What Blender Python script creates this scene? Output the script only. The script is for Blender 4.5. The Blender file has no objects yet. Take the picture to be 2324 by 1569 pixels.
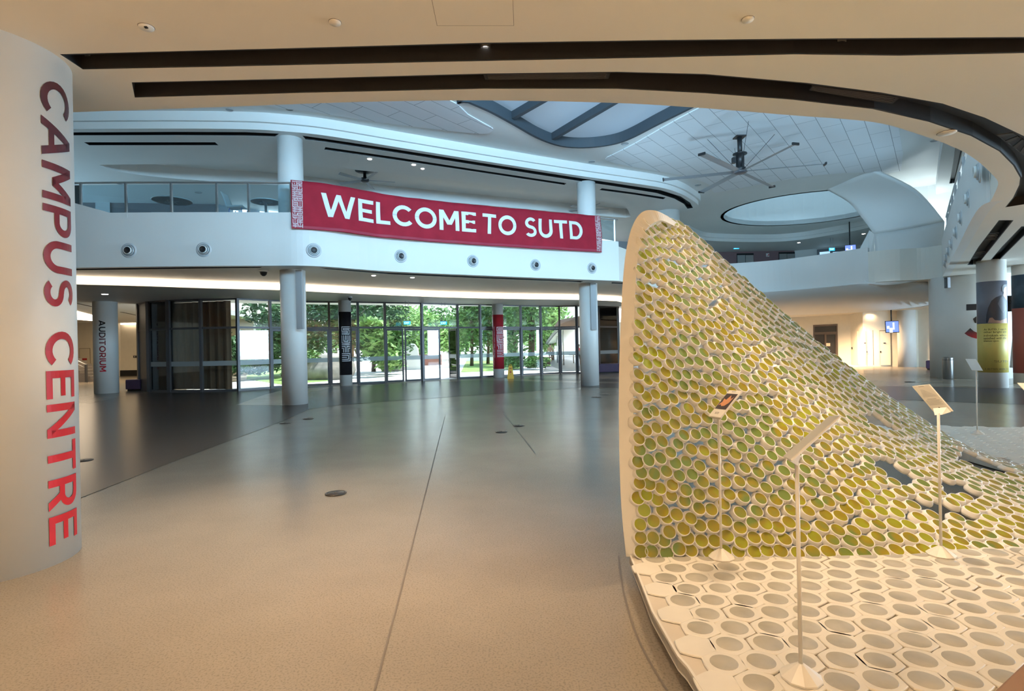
import bpy, bmesh, math, random
from mathutils import Vector, Matrix
from mathutils.geometry import tessellate_polygon
R = random.Random(7)
scn = bpy.context.scene
PI = math.pi
# ------------------------------------------------------------------ camera
F, CX, CY, ROLL, HC = 1240.0, 1162.0, 784.5, math.atan(0.020), 1.6
cr, sr = math.cos(ROLL), math.sin(ROLL)
cd = bpy.data.cameras.new('camera'); cam = bpy.data.objects.new('camera', cd)
scn.collection.objects.link(cam); scn.camera = cam
cd.sensor_width = 36.0; cd.lens = 36.0*F/2324.0; cd.clip_start = 0.05; cd.clip_end = 600
cam.matrix_world = Matrix(((cr, sr, 0, 0), (0, 0, -1, 0), (-sr, cr, 0, HC), (0, 0, 0, 1)))
# ------------------------------------------------------------------ world, sun, area lights, exposure
w = bpy.data.worlds.new('world'); scn.world = w; w.use_nodes = True
nt = w.node_tree; nt.nodes.clear()
out = nt.nodes.new('ShaderNodeOutputWorld'); bg = nt.nodes.new('ShaderNodeBackground')
tc = nt.nodes.new('ShaderNodeTexCoord'); sp = nt.nodes.new('ShaderNodeSeparateXYZ'); rmp = nt.nodes.new('ShaderNodeValToRGB')
ma = nt.nodes.new('ShaderNodeMath'); ma.operation = 'MULTIPLY_ADD'; ma.inputs[1].default_value = .5; ma.inputs[2].default_value = .5
nt.links.new(tc.outputs['Generated'], sp.inputs[0]); nt.links.new(sp.outputs[2], ma.inputs[0]); nt.links.new(ma.outputs[0], rmp.inputs[0])
cr_ = rmp.color_ramp
cr_.elements[0].position = .46; cr_.elements[0].color = (.42, .50, .56, 1)
cr_.elements[1].position = .52; cr_.elements[1].color = (.86, .95, 1, 1)
e = cr_.elements.new(1.0); e.color = (.42, .66, .95, 1)
nt.links.new(rmp.outputs[0], bg.inputs[0]); bg.inputs[1].default_value = 2.0
nt.links.new(bg.outputs[0], out.inputs[0])
vs = scn.view_settings
scn.display_settings.display_device = 'sRGB'
vs.view_transform = 'Standard'; vs.look = 'None'; vs.gamma = 1.0; vs.use_curve_mapping = False
vs.exposure = 0.96
cy = scn.cycles
cy.max_bounces = 7; cy.diffuse_bounces = 4; cy.glossy_bounces = 3; cy.transmission_bounces = 5; cy.transparent_max_bounces = 10
cy.caustics_reflective = False; cy.caustics_refractive = False; cy.sample_clamp_indirect = 3.0; cy.use_denoising = True
cy.use_fast_gi = False

def lamp(kind, name, loc, energy, color, target=None, **kw):
    l = bpy.data.lights.new(name, kind); l.energy = energy; l.color = color
    for k, v in kw.items(): setattr(l, k, v)
    o = bpy.data.objects.new(name, l); scn.collection.objects.link(o); o.location = loc
    d = (Vector(target) - Vector(loc)) if target else Vector((0, 0, -1))
    o.rotation_euler = d.to_track_quat('-Z', 'Y').to_euler()
    return o
lamp('SUN', 'sun', (0, 0, 30), 6.0, (1, .96, .88), (-6, -9, 0), angle=.02)
COOL = (.42, .74, 1.0); WARM = (1.0, .73, .46)
# daylight of the oval drum and right side, plus two added cool fills
lamp('AREA', 'drum_daylight', (15.3, 28, 11.3), 72, COOL, None, shape='DISK', size=6)
lamp('AREA', 'atrium_cool_fill', (3.0, 2.4, 6.5), 950, (.41, .73, 1.0), (2.0, 19, 11), shape='RECTANGLE', size=10, size_y=1.8, spread=2.2)  # added fill that lifts atrium ceiling and balcony fronts; no window here
lamp('AREA', 'upper_ceiling_fill', (-21, 18.5, 6.5), 130, (.42, .72, 1.0), (0, 19.5, 7.3), shape='RECTANGLE', size=6, size_y=1.8, spread=2.4)  # added fill for the upper floor ceiling, away from any window
lamp('AREA', 'right_window_daylight', (27, 12, 2.2), 2300, (.55, .80, 1.0), (8, 16, 2.6), shape='RECTANGLE', size=8, size_y=3)
# warm ceiling downlights of the near hall: in the slot and in rows behind it
for x_, y_, e_, c_ in ((-2.2, 4.2, 330, 80), (-.4, 4.2, 140, 60), (1.75, 4.15, 150, 62), (2.7, 4.15, 150, 62), (4.3, 4.15, 130, 62), (-1.6, 2.2, 130, 80), (-.2, 2.0, 110, 70), (-1.5, .2, 160, 80)):
    lamp('SPOT', 'downlight_beam', (x_, y_, 3.90), e_, WARM, (x_+.15, y_+.35 if x_ < 0 else y_-.35, 0), spot_size=math.radians(c_), spot_blend=.9, shadow_soft_size=.08)
for x_ in (-7, -2, 3, 8):
    for y_ in (-4.8, -1.6): lamp('AREA', 'rear_ceiling_light', (x_, y_, 3.85), 560 if abs(x_) < 5 else 430, WARM, None, shape='SQUARE', size=1.6, spread=1.45)
# warm downlights of the cream corridors
for p_ in ((18.6, 30.8, 3.04), (20.4, 31.1, 3.04), (22.6, 29.3, 3.04), (16.6, 32.4, 3.04)):
    lamp('SPOT', 'corridor_downlight_beam', p_, 1700, (1, .68, .40), None, spot_size=math.radians(150), spot_blend=1.0, shadow_soft_size=.1)
lamp('POINT', 'stair_lamp', (17.7, 23.4, 6.5), 45, (.75, .92, 1.0), None, shadow_soft_size=.15)
lamp('AREA', 'left_corridor_light', (-24, 31, 3.6), 90, (1, .66, .32), None, shape='RECTANGLE', size=8, size_y=2)
lamp('AREA', 'right_hall_fill', (12.5, 5.5, 3.85), 260, WARM, None, shape='SQUARE', size=2, spread=2.0)  # added warm fill under the right soffit; no fitting belongs to it
# added upward fill for the atrium ceiling; the round fascia spotlights themselves are unlit
for p_, t_ in (((-1.0, 17.2, 4.75), (4, 13, 8.2)), ((1.4, 18.3, 4.75), (7, 14, 8.2)), ((3.6, 19.8, 4.75), (8, 17, 8.2)), ((11.3, 14.4, 4.75), (8, 17, 8.2)), ((14.1, 18.4, 4.75), (10, 21, 8.2))):
    lamp('SPOT', 'atrium_ceiling_fill', p_, 115, (.46, .76, 1.0), t_, spot_size=math.radians(125), spot_blend=1.0, shadow_soft_size=.1)
# ------------------------------------------------------------------ helpers
def ray(px, py):
    dx, dy = px-CX, py-CY
    return Vector(((dx*cr - dy*sr)/F, 1.0, -(dy*cr + dx*sr)/F))
def P(px, py, z=None, Y=None):
    d = ray(px, py)
    t = (z-HC)/d.z if Y is None else Y
    return Vector((0, 0, HC)) + d*t
def smooth(pts, n=8, closed=False):
    pts = [Vector(p) for p in pts]; m = len(pts); out = []
    rng = range(m) if closed else range(m-1)
    for i in rng:
        if closed: a, b, c, d = pts[i-1], pts[i], pts[(i+1) % m], pts[(i+2) % m]
        else: a, b, c, d = pts[max(i-1, 0)], pts[i], pts[i+1], pts[min(i+2, m-1)]
        for k in range(n):
            t = k/n
            out.append(0.5*((2*b) + (c-a)*t + (2*a-5*b+4*c-d)*t*t + (3*b-a-3*c+d)*t**3))
    if not closed: out.append(pts[-1])
    return out
def hit(px, py, curve, off=0.0):
    """ray of a pixel against a vertical wall standing on a plan polyline -> point, tangent, normal (towards camera)"""
    d = ray(px, py); best = None
    for a, b in zip(curve[:-1], curve[1:]):
        ex, ey = b[0]-a[0], b[1]-a[1]
        den = d.x*ey - d.y*ex
        if abs(den) < 1e-9: continue
        t = (a[0]*ey - a[1]*ex)/den
        s = (a[0]*d.y - a[1]*d.x)/den
        if t > 0 and -1e-6 <= s <= 1+1e-6 and (best is None or t < best[0]): best = (t, Vector((ex, ey, 0)).normalized())
    if best is None: raise ValueError('no hit %s %s' % (px, py))
    t, tg = best
    p = Vector((0, 0, HC)) + d*t
    if tg.x*d.y - tg.y*d.x < 0: tg = -tg
    n = Vector((tg.y, -tg.x, 0))
    return p + n*off, tg, n
class MB:
    def __init__(s): s.v = []; s.f = []; s.m = []; s.sm = []
    def add(s, v, f, m=0, smooth=False):
        b = len(s.v); s.v += [tuple(x) for x in v]; s.f += [tuple(b+i for i in q) for q in f]; s.m += [m]*len(f); s.sm += [smooth]*len(f); return s
    def box(s, c, h, m=0, rot=None):
        vs_ = [Vector((x*h[0], y*h[1], z*h[2])) for z in (-1, 1) for y in (-1, 1) for x in (-1, 1)]
        if rot is not None: vs_ = [rot @ q for q in vs_]
        c = Vector(c)
        return s.add([c+q for q in vs_], [(0, 2, 3, 1), (4, 5, 7, 6), (0, 1, 5, 4), (2, 6, 7, 3), (0, 4, 6, 2), (1, 3, 7, 5)], m)
    def lathe(s, c, prof, n=24, m=0, sm=True, axis=None):
        M = axis if axis is not None else Matrix.Identity(3); c = Vector(c); v = []; f = []
        for r, z in prof:
            for k in range(n):
                a = 2*PI*k/n; v.append(c + M @ Vector((r*math.cos(a), r*math.sin(a), z)))
        for i in range(len(prof)-1):
            for k in range(n):
                k2 = (k+1) % n; f.append((i*n+k, i*n+k2, (i+1)*n+k2, (i+1)*n+k))
        s.add(v, f, m, sm)
        b = len(s.v)-len(v)
        if prof[0][0] > 1e-5: s.f.append(tuple(b+k for k in range(n))[::-1]); s.m.append(m); s.sm.append(False)
        if prof[-1][0] > 1e-5: s.f.append(tuple(b+(len(prof)-1)*n+k for k in range(n))); s.m.append(m); s.sm.append(False)
        return s
    def tube(s, pts, r, n=8, m=0):
        pts = [Vector(p) for p in pts]; v = []; f = []
        for i, p in enumerate(pts):
            t = (pts[min(i+1, len(pts)-1)] - pts[max(i-1, 0)]).normalized()
            q = t.to_track_quat('Z', 'Y').to_matrix()
            rr = r[i] if isinstance(r, (list, tuple)) else r
            for k in range(n):
                a = 2*PI*k/n; v.append(p + q @ Vector((rr*math.cos(a), rr*math.sin(a), 0)))
        for i in range(len(pts)-1):
            for k in range(n):
                k2 = (k+1) % n; f.append((i*n+k, i*n+k2, (i+1)*n+k2, (i+1)*n+k))
        f.append(tuple(range(n))[::-1]); f.append(tuple((len(pts)-1)*n+k for k in range(n)))
        return s.add(v, f, m, True)
    def poly(s, loops, z0, z1, m=0, side=True):
        """prism from plan loops (first outer, rest holes)"""
        lp = [[Vector((p[0], p[1], 0)) for p in L] for L in loops]
        tri = tessellate_polygon(lp); flat = [p for L in lp for p in L]; n = len(flat)
        v = [(p.x, p.y, z0) for p in flat] + [(p.x, p.y, z1) for p in flat]
        f = []
        for t in tri:
            a, b, c = (flat[i] for i in t)
            ccw = (b-a).cross(c-a).z > 0
            t = t if ccw else t[::-1]
            f.append(tuple(t[::-1])); f.append(tuple(i+n for i in t))
        if side:
            b = 0
            for L in lp:
                k = len(L)
                for i in range(k): f.append((b+i, b+(i+1) % k, n+b+(i+1) % k, n+b+i))
                b += k
        return s.add(v, f, m)
    def face(s, loop, z, m=0):
        lp = [Vector((p[0], p[1], 0)) for p in loop]; tri = tessellate_polygon([lp]); f = []
        for t in tri:
            a, b, c = (lp[i] for i in t); f.append(tuple(t) if (b-a).cross(c-a).z > 0 else tuple(t[::-1]))
        return s.add([(p.x, p.y, z) for p in lp], f, m)
    def wall(s, curve, z0, z1, th, m=0):
        """wall of thickness th (to the left of travel) along a plan polyline"""
        c = [Vector((p[0], p[1], 0)) for p in curve]; v = []; f = []; n = len(c)
        za = z0 if callable(z0) else (lambda i: z0); zb = z1 if callable(z1) else (lambda i: z1)
        for i, p in enumerate(c):
            t = (c[min(i+1, n-1)] - c[max(i-1, 0)]).normalized(); nn = Vector((-t.y, t.x, 0))*th
            for q, z in ((p, za(i)), (p, zb(i)), (p+nn, zb(i)), (p+nn, za(i))): v.append((q.x, q.y, z))
        for i in range(n-1):
            for k in range(4): f.append((i*4+k, i*4+(k+1) % 4, (i+1)*4+(k+1) % 4, (i+1)*4+k))
        f.append((0, 3, 2, 1)); b = (n-1)*4; f.append((b, b+1, b+2, b+3))
        return s.add(v, f, m, False)
    def ribbon(s, A, B, m=0, sm=True):
        n = len(A); return s.add(list(A)+list(B), [(i, i+1, n+i+1, n+i) for i in range(n-1)], m, sm)
    def build(s, name, mats, parent=None, fix=False, bevel=0):
        me = bpy.data.meshes.new(name); me.from_pydata(s.v, [], s.f)
        for mt in (mats if isinstance(mats, (list, tuple)) else [mats]): me.materials.append(mt)
        me.polygons.foreach_set('material_index', s.m); me.polygons.foreach_set('use_smooth', s.sm)
        if fix:
            bm = bmesh.new(); bm.from_mesh(me); bmesh.ops.remove_doubles(bm, verts=bm.verts, dist=1e-5)
            bmesh.ops.recalc_face_normals(bm, faces=bm.faces); bm.to_mesh(me); bm.free()
        me.update()
        o = bpy.data.objects.new(name, me); scn.collection.objects.link(o)
        if parent is not None:
            o.parent = parent; o.matrix_parent_inverse = Matrix.Translation(parent.location).inverted() if parent.type == 'EMPTY' else Matrix.Identity(4)
        if bevel:
            b = o.modifiers.new('bevel', 'BEVEL'); b.width = bevel; b.segments = 2; b.limit_method = 'ANGLE'
        return o
def tag(o, label=None, cat=None, group=None, kind=None):
    if label: o['label'] = label
    if cat: o['category'] = cat
    if group: o['group'] = group
    if kind: o['kind'] = kind
    return o
def thing(name, label, cat, loc=(0, 0, 0), group=None):
    o = bpy.data.objects.new(name, None); scn.collection.objects.link(o); o.location = loc
    return tag(o, label, cat, group)
def struct(o): o['kind'] = 'structure'; return o
def sub(o): return o
# ------------------------------------------------------------------ materials
def mat(name, col, rough=.6, metal=0.0, var=0.0, scale=4.0, bump=0.0, emit=None, es=0.0, trans=0.0, spec=.5, coat=0.0):
    m = bpy.data.materials.new(name); m.use_nodes = True; n = m.node_tree.nodes; L = m.node_tree.links
    b = n['Principled BSDF']; b.inputs['Roughness'].default_value = rough; b.inputs['Metallic'].default_value = metal
    b.inputs['Specular IOR Level'].default_value = spec; b.inputs['Coat Weight'].default_value = coat
    b.inputs['Base Color'].default_value = (*col, 1)
    if trans: b.inputs['Transmission Weight'].default_value = trans
    if emit: b.inputs['Emission Color'].default_value = (*emit, 1); b.inputs['Emission Strength'].default_value = es
    if var or bump:
        g = n.new('ShaderNodeNewGeometry'); t = n.new('ShaderNodeTexNoise'); t.inputs['Scale'].default_value = scale; t.inputs['Detail'].default_value = 5
        L.new(g.outputs['Position'], t.inputs['Vector'])
        if var:
            r = n.new('ShaderNodeMapRange'); r.inputs[1].default_value = .3; r.inputs[2].default_value = .7; r.inputs[3].default_value = 1-var; r.inputs[4].default_value = 1+var
            x = n.new('ShaderNodeVectorMath'); x.operation = 'SCALE'; x.inputs[0].default_value = col
            L.new(t.outputs[0], r.inputs[0]); L.new(r.outputs[0], x.inputs[3]); L.new(x.outputs[0], b.inputs['Base Color'])
        if bump:
            bp = n.new('ShaderNodeBump'); bp.inputs['Strength'].default_value = bump; bp.inputs['Distance'].default_value = .01
            L.new(t.outputs[0], bp.inputs['Height']); L.new(bp.outputs[0], b.inputs['Normal'])
    return m
def floor_mat(name, col, rough, speck=.25):
    m = mat(name, col, rough); n = m.node_tree.nodes; L = m.node_tree.links; b = n['Principled BSDF']; b.inputs['Specular IOR Level'].default_value = .17
    g = n.new('ShaderNodeNewGeometry')
    t1 = n.new('ShaderNodeTexNoise'); t1.inputs['Scale'].default_value = .55; t1.inputs['Detail'].default_value = 6; t1.inputs['Roughness'].default_value = .6
    t2 = n.new('ShaderNodeTexNoise'); t2.inputs['Scale'].default_value = 90; t2.inputs['Detail'].default_value = 2
    for t in (t1, t2): L.new(g.outputs['Position'], t.inputs['Vector'])
    r1 = n.new('ShaderNodeMapRange'); r1.inputs[1].default_value = .3; r1.inputs[2].default_value = .7; r1.inputs[3].default_value = .86; r1.inputs[4].default_value = 1.1
    r2 = n.new('ShaderNodeMapRange'); r2.inputs[1].default_value = .35; r2.inputs[2].default_value = .5; r2.inputs[3].default_value = 1-speck; r2.inputs[4].default_value = 1
    L.new(t1.outputs[0], r1.inputs[0]); L.new(t2.outputs[0], r2.inputs[0])
    mu = n.new('ShaderNodeMath'); mu.operation = 'MULTIPLY'; L.new(r1.outputs[0], mu.inputs[0]); L.new(r2.outputs[0], mu.inputs[1])
    x = n.new('ShaderNodeVectorMath'); x.operation = 'SCALE'; x.inputs[0].default_value = col; L.new(mu.outputs[0], x.inputs[3]); L.new(x.outputs[0], b.inputs['Base Color'])
    return m
def glass_mat(name, tint, refl=1.0, rough=.02, dirt=0.0):
    m = bpy.data.materials.new(name); m.use_nodes = True; n = m.node_tree.nodes; L = m.node_tree.links; n.clear()
    o = n.new('ShaderNodeOutputMaterial'); tr = n.new('ShaderNodeBsdfTransparent'); tr.inputs[0].default_value = (*tint, 1)
    gl = n.new('ShaderNodeBsdfGlossy'); gl.inputs['Roughness'].default_value = rough; gl.inputs[0].default_value = (.95, .97, 1, 1)
    fr = n.new('ShaderNodeFresnel'); fr.inputs[0].default_value = 1.52
    mu = n.new('ShaderNodeMath'); mu.operation = 'MULTIPLY'; mu.inputs[1].default_value = refl; mu.use_clamp = True
    mx = n.new('ShaderNodeMixShader'); L.new(fr.outputs[0], mu.inputs[0]); L.new(mu.outputs[0], mx.inputs[0]); L.new(tr.outputs[0], mx.inputs[1]); L.new(gl.outputs[0], mx.inputs[2])
    last = mx
    if dirt:
        df = n.new('ShaderNodeBsdfDiffuse'); df.inputs[0].default_value = (.75, .82, .85, 1); m2 = n.new('ShaderNodeMixShader'); m2.inputs[0].default_value = dirt
        L.new(mx.outputs[0], m2.inputs[1]); L.new(df.outputs[0], m2.inputs[2]); last = m2
    L.new(last.outputs[0], o.inputs[0]); return m
M = {}
M['white'] = mat('white paint', (.80, .80, .78), .55, var=.02, scale=.6)
M['nearwhite'] = mat('white ceiling paint', (.84, .80, .72), .6, var=.025, scale=.5)
M['cream'] = mat('cream wall paint', (.80, .74, .62), .6, var=.02)
M['black'] = mat('black slot lining', (.005, .005, .006), .5)
M['darkmetal'] = mat('dark grey aluminium', (.10, .10, .11), .4, .3)
M['chrome'] = mat('brushed steel', (.62, .64, .66), .28, .9)
M['fanblade'] = mat('grey fan blade', (.30, .33, .36), .4, .2)
M['blackmetal'] = mat('black metal', (.02, .02, .022), .4, .2)
M['col'] = mat('white column paint', (.80, .80, .78), .45, var=.02, scale=2)
M['floor'] = floor_mat('polished beige concrete', (.27, .235, .19), .23)
M['floordark'] = floor_mat('polished dark grey concrete', (.06, .052, .052), .26, .12)
M['floorlight'] = floor_mat('polished light concrete', (.50, .48, .45), .22, .15)
M['joint'] = mat('dark floor joint', (.14, .12, .10), .6)
M['red'] = mat('red banner cloth', (.34, .016, .035), .75, var=.10, scale=3, spec=.2)
M['redwrap'] = mat('red column wrap', (.50, .025, .045), .4)
M['blackwrap'] = mat('black column wrap', (.02, .018, .022), .35)
M['letter'] = mat('white lettering', (.80, .82, .86), .6)
M['glass'] = glass_mat('clear glass', (.93, .965, .96), 1.3)
M['bluerail'] = glass_mat('bluish rail glass', (.80, .92, .96), 1.5, dirt=.05)
M['frost'] = glass_mat('frosted glass band', (.80, .86, .86), 1.0, .3, dirt=.42)
M['warmlight'] = mat('warm cove light', (.9, .8, .7), .6, emit=(1, .80, .58), es=4.2)
M['lampon'] = mat('lit downlight lens', (.9, .9, .9), .5, emit=(1, .93, .85), es=3.0)
M['purple'] = mat('purple bench vinyl', (.065, .04, .10), .5, var=.1)
M['green'] = mat('green foliage', (.11, .24, .06), .6, var=.5, scale=2.5)
M['green2'] = mat('light green foliage', (.24, .40, .12), .6, var=.45, scale=2.5)
M['green3'] = mat('dark green foliage', (.05, .13, .04), .6, var=.5, scale=3)
M['bark'] = mat('brown bark', (.14, .10, .07), .8, var=.3, scale=6)
M['grass'] = mat('lawn grass', (.16, .27, .06), .9, var=.35, scale=1.2)
M['pave'] = mat('pale paving outside', (.62, .60, .57), .7, var=.06, scale=1)
M['rock'] = mat('grey boulder stone', (.30, .29, .27), .8, var=.3, scale=3, bump=.6)
M['yellow'] = mat('yellow plastic', (.80, .47, .01), .45)
# ------------------------------------------------------------------ main plan curves
ZS, ZP = 3.93, 5.40              # underside of the upper floor, top of its parapet
ZF = 5.22                        # upper floor finish
Z3, ZC = 7.80, 8.25              # underside of third floor slab, atrium ceiling
near_edge = [P(x, y, ZS) for x, y in [(-700, 290), (-300, 272), (165, 255), (500, 243), (800, 232), (1100, 228), (1400, 234), (1600, 246), (1800, 262), (1980, 277), (2076, 302), (2171, 337), (2219, 366), (2251, 395), (2265, 414), (2260, 433), (2248, 458)]]
left_fascia = [P(x, y, ZS) for x, y in [(-300, 622), (0, 613), (180, 608), (400, 605), (600, 603.5), (720, 604.5), (880, 616), (1103, 626), (1250, 632), (1405, 638)]]
right_edge = [Vector((8.8, 10.3, 0)), Vector((11.65, 14.2, 0)), Vector((14.5, 18.1, 0)), Vector((17.0, 21.5, 0))]
far_parapet = [Vector(p) for p in [(16.6, 22.1, 0), (15.7, 22.3, 0), (14.8, 23.0, 0), (13.9, 24.5, 0), (12.9, 25.7, 0), (11.5, 26.5, 0), (9.2, 27.3, 0)]]
for L in (near_edge, left_fascia):
    for p in L: p.z = 0
LF = smooth(left_fascia, 8)
NE = smooth(near_edge, 8)
RE = smooth([NE[-1]] + right_edge, 6)
FP = smooth([right_edge[-1]] + far_parapet, 6)
void2 = NE + RE[1:] + FP[1:] + [Vector((7.5, 26.5, 0)), Vector((6.4, 24.0, 0))] + LF[::-1]
void2 = [p for i, p in enumerate(void2) if (p - void2[i-1]).length > .02]
# ------------------------------------------------------------------ floors and slabs
mb = MB(); mb.poly([[(-45, -9), (45, -9), (45, 48), (-45, 48)]], -.3, 0); struct(mb.build('floor', M['floor']))
big = [(-32, -7), (32, -7), (32, 44), (9.5, 44), (8.2, 34.5), (4.2, 31.2), (-8, 26.0), (-12.6, 23.6), (-15.6, 25), (-17, 38.5), (-32, 38.5)]
def px(L, z): return [P(x, y, z) for x, y in L]
slots2 = [px(L, ZS) for L in [
 [(135, 123), (600, 111), (1100, 97), (1500, 91), (1900, 87), (2324, 84), (2600, 84), (2600, 118), (2324, 121), (2040, 127), (1800, 124), (1500, 131), (1000, 141), (500, 152), (188, 158)],
 [(299, 187), (700, 178), (1100, 167), (1400, 163), (1600, 168), (1830, 188), (2000, 210), (2139, 235), (2235, 267), (2324, 309), (2380, 345), (2400, 400), (2380, 455), (2281, 471), (2299, 449), (2313, 420), (2315, 404), (2299, 376), (2267, 344), (2203, 309), (2107, 277), (1980, 248), (1800, 227), (1600, 212), (1400, 202), (1100, 202), (700, 211), (306, 222)],
 [(-60, 612), (180, 608.5), (400, 605.8), (600, 604.3), (590, 608), (400, 610.5), (180, 613.5), (-60, 617)],
 [(723, 607.5), (880, 619), (1103, 628.8), (1250, 635), (1324, 638.5), (1318, 641), (1250, 638), (1103, 632.5), (880, 622.5), (740, 611)],
 [(1388, 641), (1420, 642.5), (1420, 645), (1388, 644)],
 [(2252, 560), (2290, 508), (2318, 508), (2278, 540), (2219, 601), (2195, 602)],
 [(2299, 560), (2330, 530), (2350, 535), (2266, 593), (2245, 594)],
 [(2187, 632), (2209, 631), (2195, 648), (2174, 649)]]]
slots2[5] = px([(2267, 500), (2300.5, 500), (2252, 560), (2219, 601), (2195, 602), (2221, 560)], ZS)
slots2[6] = px([(2299, 560), (2266, 593), (2245, 594), (2274, 560), (2318, 514), (2345, 514)], ZS)
slots3 = [px(L, Z3) for L in [
 [(-200, 304), (168, 300.5), (400, 299.5), (558, 300), (634, 303.5), (624, 310), (558, 308), (400, 307), (168, 307.5), (-200, 312)],
 [(686, 308), (740, 315.5), (900, 339.5), (1100, 371), (1300, 402), (1400, 417), (1500, 432), (1545, 446), (1566, 460), (1573, 472), (1560, 474), (1552, 463), (1530, 451), (1490, 438.5), (1400, 424), (1300, 409), (1100, 378), (900, 347), (740, 322.5), (694, 317)],
 [(190, 323), (488, 323), (496, 330), (203, 330)],
 [(738, 334), (901, 357.5), (1100, 388), (1285.6, 416), (1281, 420), (1100, 393), (901, 363.5), (736, 340)],
 [(2168, 333), (2185, 340.5), (2167, 415.6), (2154, 417), (2163, 370)],
 [(1366, 427.5), (1440, 437.5), (1511, 448.5), (1505, 452.5), (1440, 442), (1360, 431.5)]]]
def trough(mb, loop, z, h):
    mb.wall(list(loop)+[loop[0]], z+.002, z+h, .02 if sum(a.x*b.y-b.x*a.y for a, b in zip(loop, loop[1:]+loop[:1])) > 0 else -.02)
    mb.poly([loop], z+h, z+h+.02)
mb = MB(); mb.poly([big, void2]+slots2, ZS, ZF); struct(mb.build('ceiling', M['nearwhite']))
for k, L in enumerate(slots2):
    mb = MB(); trough(mb, L, ZS, .16 if k else .22); struct(mb.build('trim_slot', M['black']))
for L in slots3:
    mb = MB(); trough(mb, L, Z3, .15); struct(mb.build('trim_slot', M['black']))
# enclosing walls of the hall behind and beside the camera
mb = MB(); mb.wall([(-31.9, 38.4), (-31.9, -6.9), (31.9, -6.9), (31.9, 43.9), (9.6, 43.9)], 0, Z3+.1, -.2); struct(mb.build('wall_outer', M['cream']))
# parapets round the void
def parapet(name, curve, z0, z1, th):
    c = [Vector((p[0], p[1], 0)) for p in curve]; o = []; k = -.012 if th > 0 else .012   # the finished face stands 12 mm proud of the slab edge
    for i, p in enumerate(c):
        t = (c[min(i+1, len(c)-1)]-c[max(i-1, 0)]).normalized(); o.append(p+Vector((-t.y, t.x, 0))*k)
    mb = MB(); mb.wall(o, z0, z1, th); return struct(mb.build(name, M['white']))
parapet('wall_balcony', LF, ZS-.001, ZP, .2)
parapet('wall_right_balcony', RE, ZS-.001, ZP, -.2)
parapet('wall_near_balcony', NE, ZF-.01, ZP, -.2)
parapet('wall_far_balcony', [q for q in FP if q.x < 14.95], ZS-.001, ZP, -.2)
# third floor slab
e3 = [P(x, y, Z3) for x, y in [(-300, 300), (0, 296), (168, 293), (400, 292), (558, 293.5), (640, 298), (740, 308), (900, 334), (1100, 366), (1300, 397), (1400, 411), (1500, 426), (1545, 440), (1570, 454), (1584, 465), (1583, 473), (1570, 480)]]
e3b = [P(x, y, Z3) for x, y in [(1560, 530), (1600, 545), (1680, 549), (1758, 549), (1820, 544), (1877, 535), (1930, 526), (1972, 517)]]
e3c = [Vector((18.6, 27, 0)), Vector((19.5, 25.2, 0)), Vector((17.9, 22.9, 0)), Vector((14.0, 17.6, 0)), Vector((10.5, 12.6, 0))]
E3 = smooth(e3, 6); E3b = smooth(e3b, 6); E3c = smooth(e3c, 5)
for p in E3+E3b: p.z = 0
far_void = E3 + [Vector((8.0, 29, 0))] + E3b + E3c + [Vector((8, 6, 0)), Vector((-12, 4, 0)), Vector((-20, 8, 0))]
recess = [P(x, y, Z3) for x, y in [(238, 374), (400, 373), (633, 373), (760, 381), (1000, 407), (1150, 427), (1304, 449), (1390, 461), (1418, 470), (1428, 484), (1420, 494), (1300, 484), (1100, 466), (900, 448), (633, 421), (500, 413), (369, 403), (290, 393), (250, 384), (234, 377)]]
recess = smooth(recess, 3, True)
big3 = [(-32, -7.1), (34, -7.1), (34, 44.1), (9.5, 44.1), (8.2, 34.6), (4.2, 31.3), (-8, 26.1), (-12.6, 23.7), (-15.6, 25.1), (-17, 38.6), (-32, 38.6)]
mb = MB(); mb.poly([big3, far_void[::-1], recess]+slots3, Z3, ZC-.01); mb.poly([big3, far_void[::-1]], ZC-.01, ZC+.3); struct(mb.build('ceiling_third_floor', M['white']))
M['recess'] = mat('grey recess paint', (.42, .44, .47), .6)
mb = MB()
rc = [Vector((p.x, p.y, 0)) for p in recess]
cx_ = sum((p for p in rc), Vector())/len(rc)
# fascia step bands of the third floor edge
mb = MB(); mb.wall(E3, Z3+.19, ZC, -.10); mb.wall([p for p in E3b], Z3+.19, ZC, -.10); struct(mb.build('trim_1', M['white']))
# atrium ceiling with skylight and oval void
sky_px = [(1040, 222), (1060, 232), (1110, 254), (1160, 281), (1215, 312), (1260, 329), (1300, 335), (1350, 334), (1400, 326), (1440, 311), (1500, 280), (1585, 238), (1650, 205), (1500, 60), (1200, 60)]
SK = [P(x, y, ZC) for x, y in sky_px]; SKs = smooth(SK, 4, True)
oval = [Vector((15.3+4.1*math.cos(a), 28.0+3.6*math.sin(a), 0)) for a in [2*PI*k/48 for k in range(48)]]
def onpl(L): return [Vector((p.x, p.y, 0)) for p in L]
mb = MB(); mb.poly([[(-21, 3), (33.9, 3), (33.9, 44), (9.6, 44), (8.2, 34.4), (4.2, 31.1), (-8, 25.9), (-12.6, 23.5), (-21, 23.5)], onpl(SKs), oval], ZC, ZC+.25); struct(mb.build('ceiling_atrium', M['white']))
# drum above the oval
mb = MB(); mb.wall(oval+[oval[0]], ZC, ZC+3.2, .0 -.15); mb.poly([[p*1.0 for p in oval]], ZC+3.2, ZC+3.3); struct(mb.build('wall_drum', M['white']))
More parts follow.
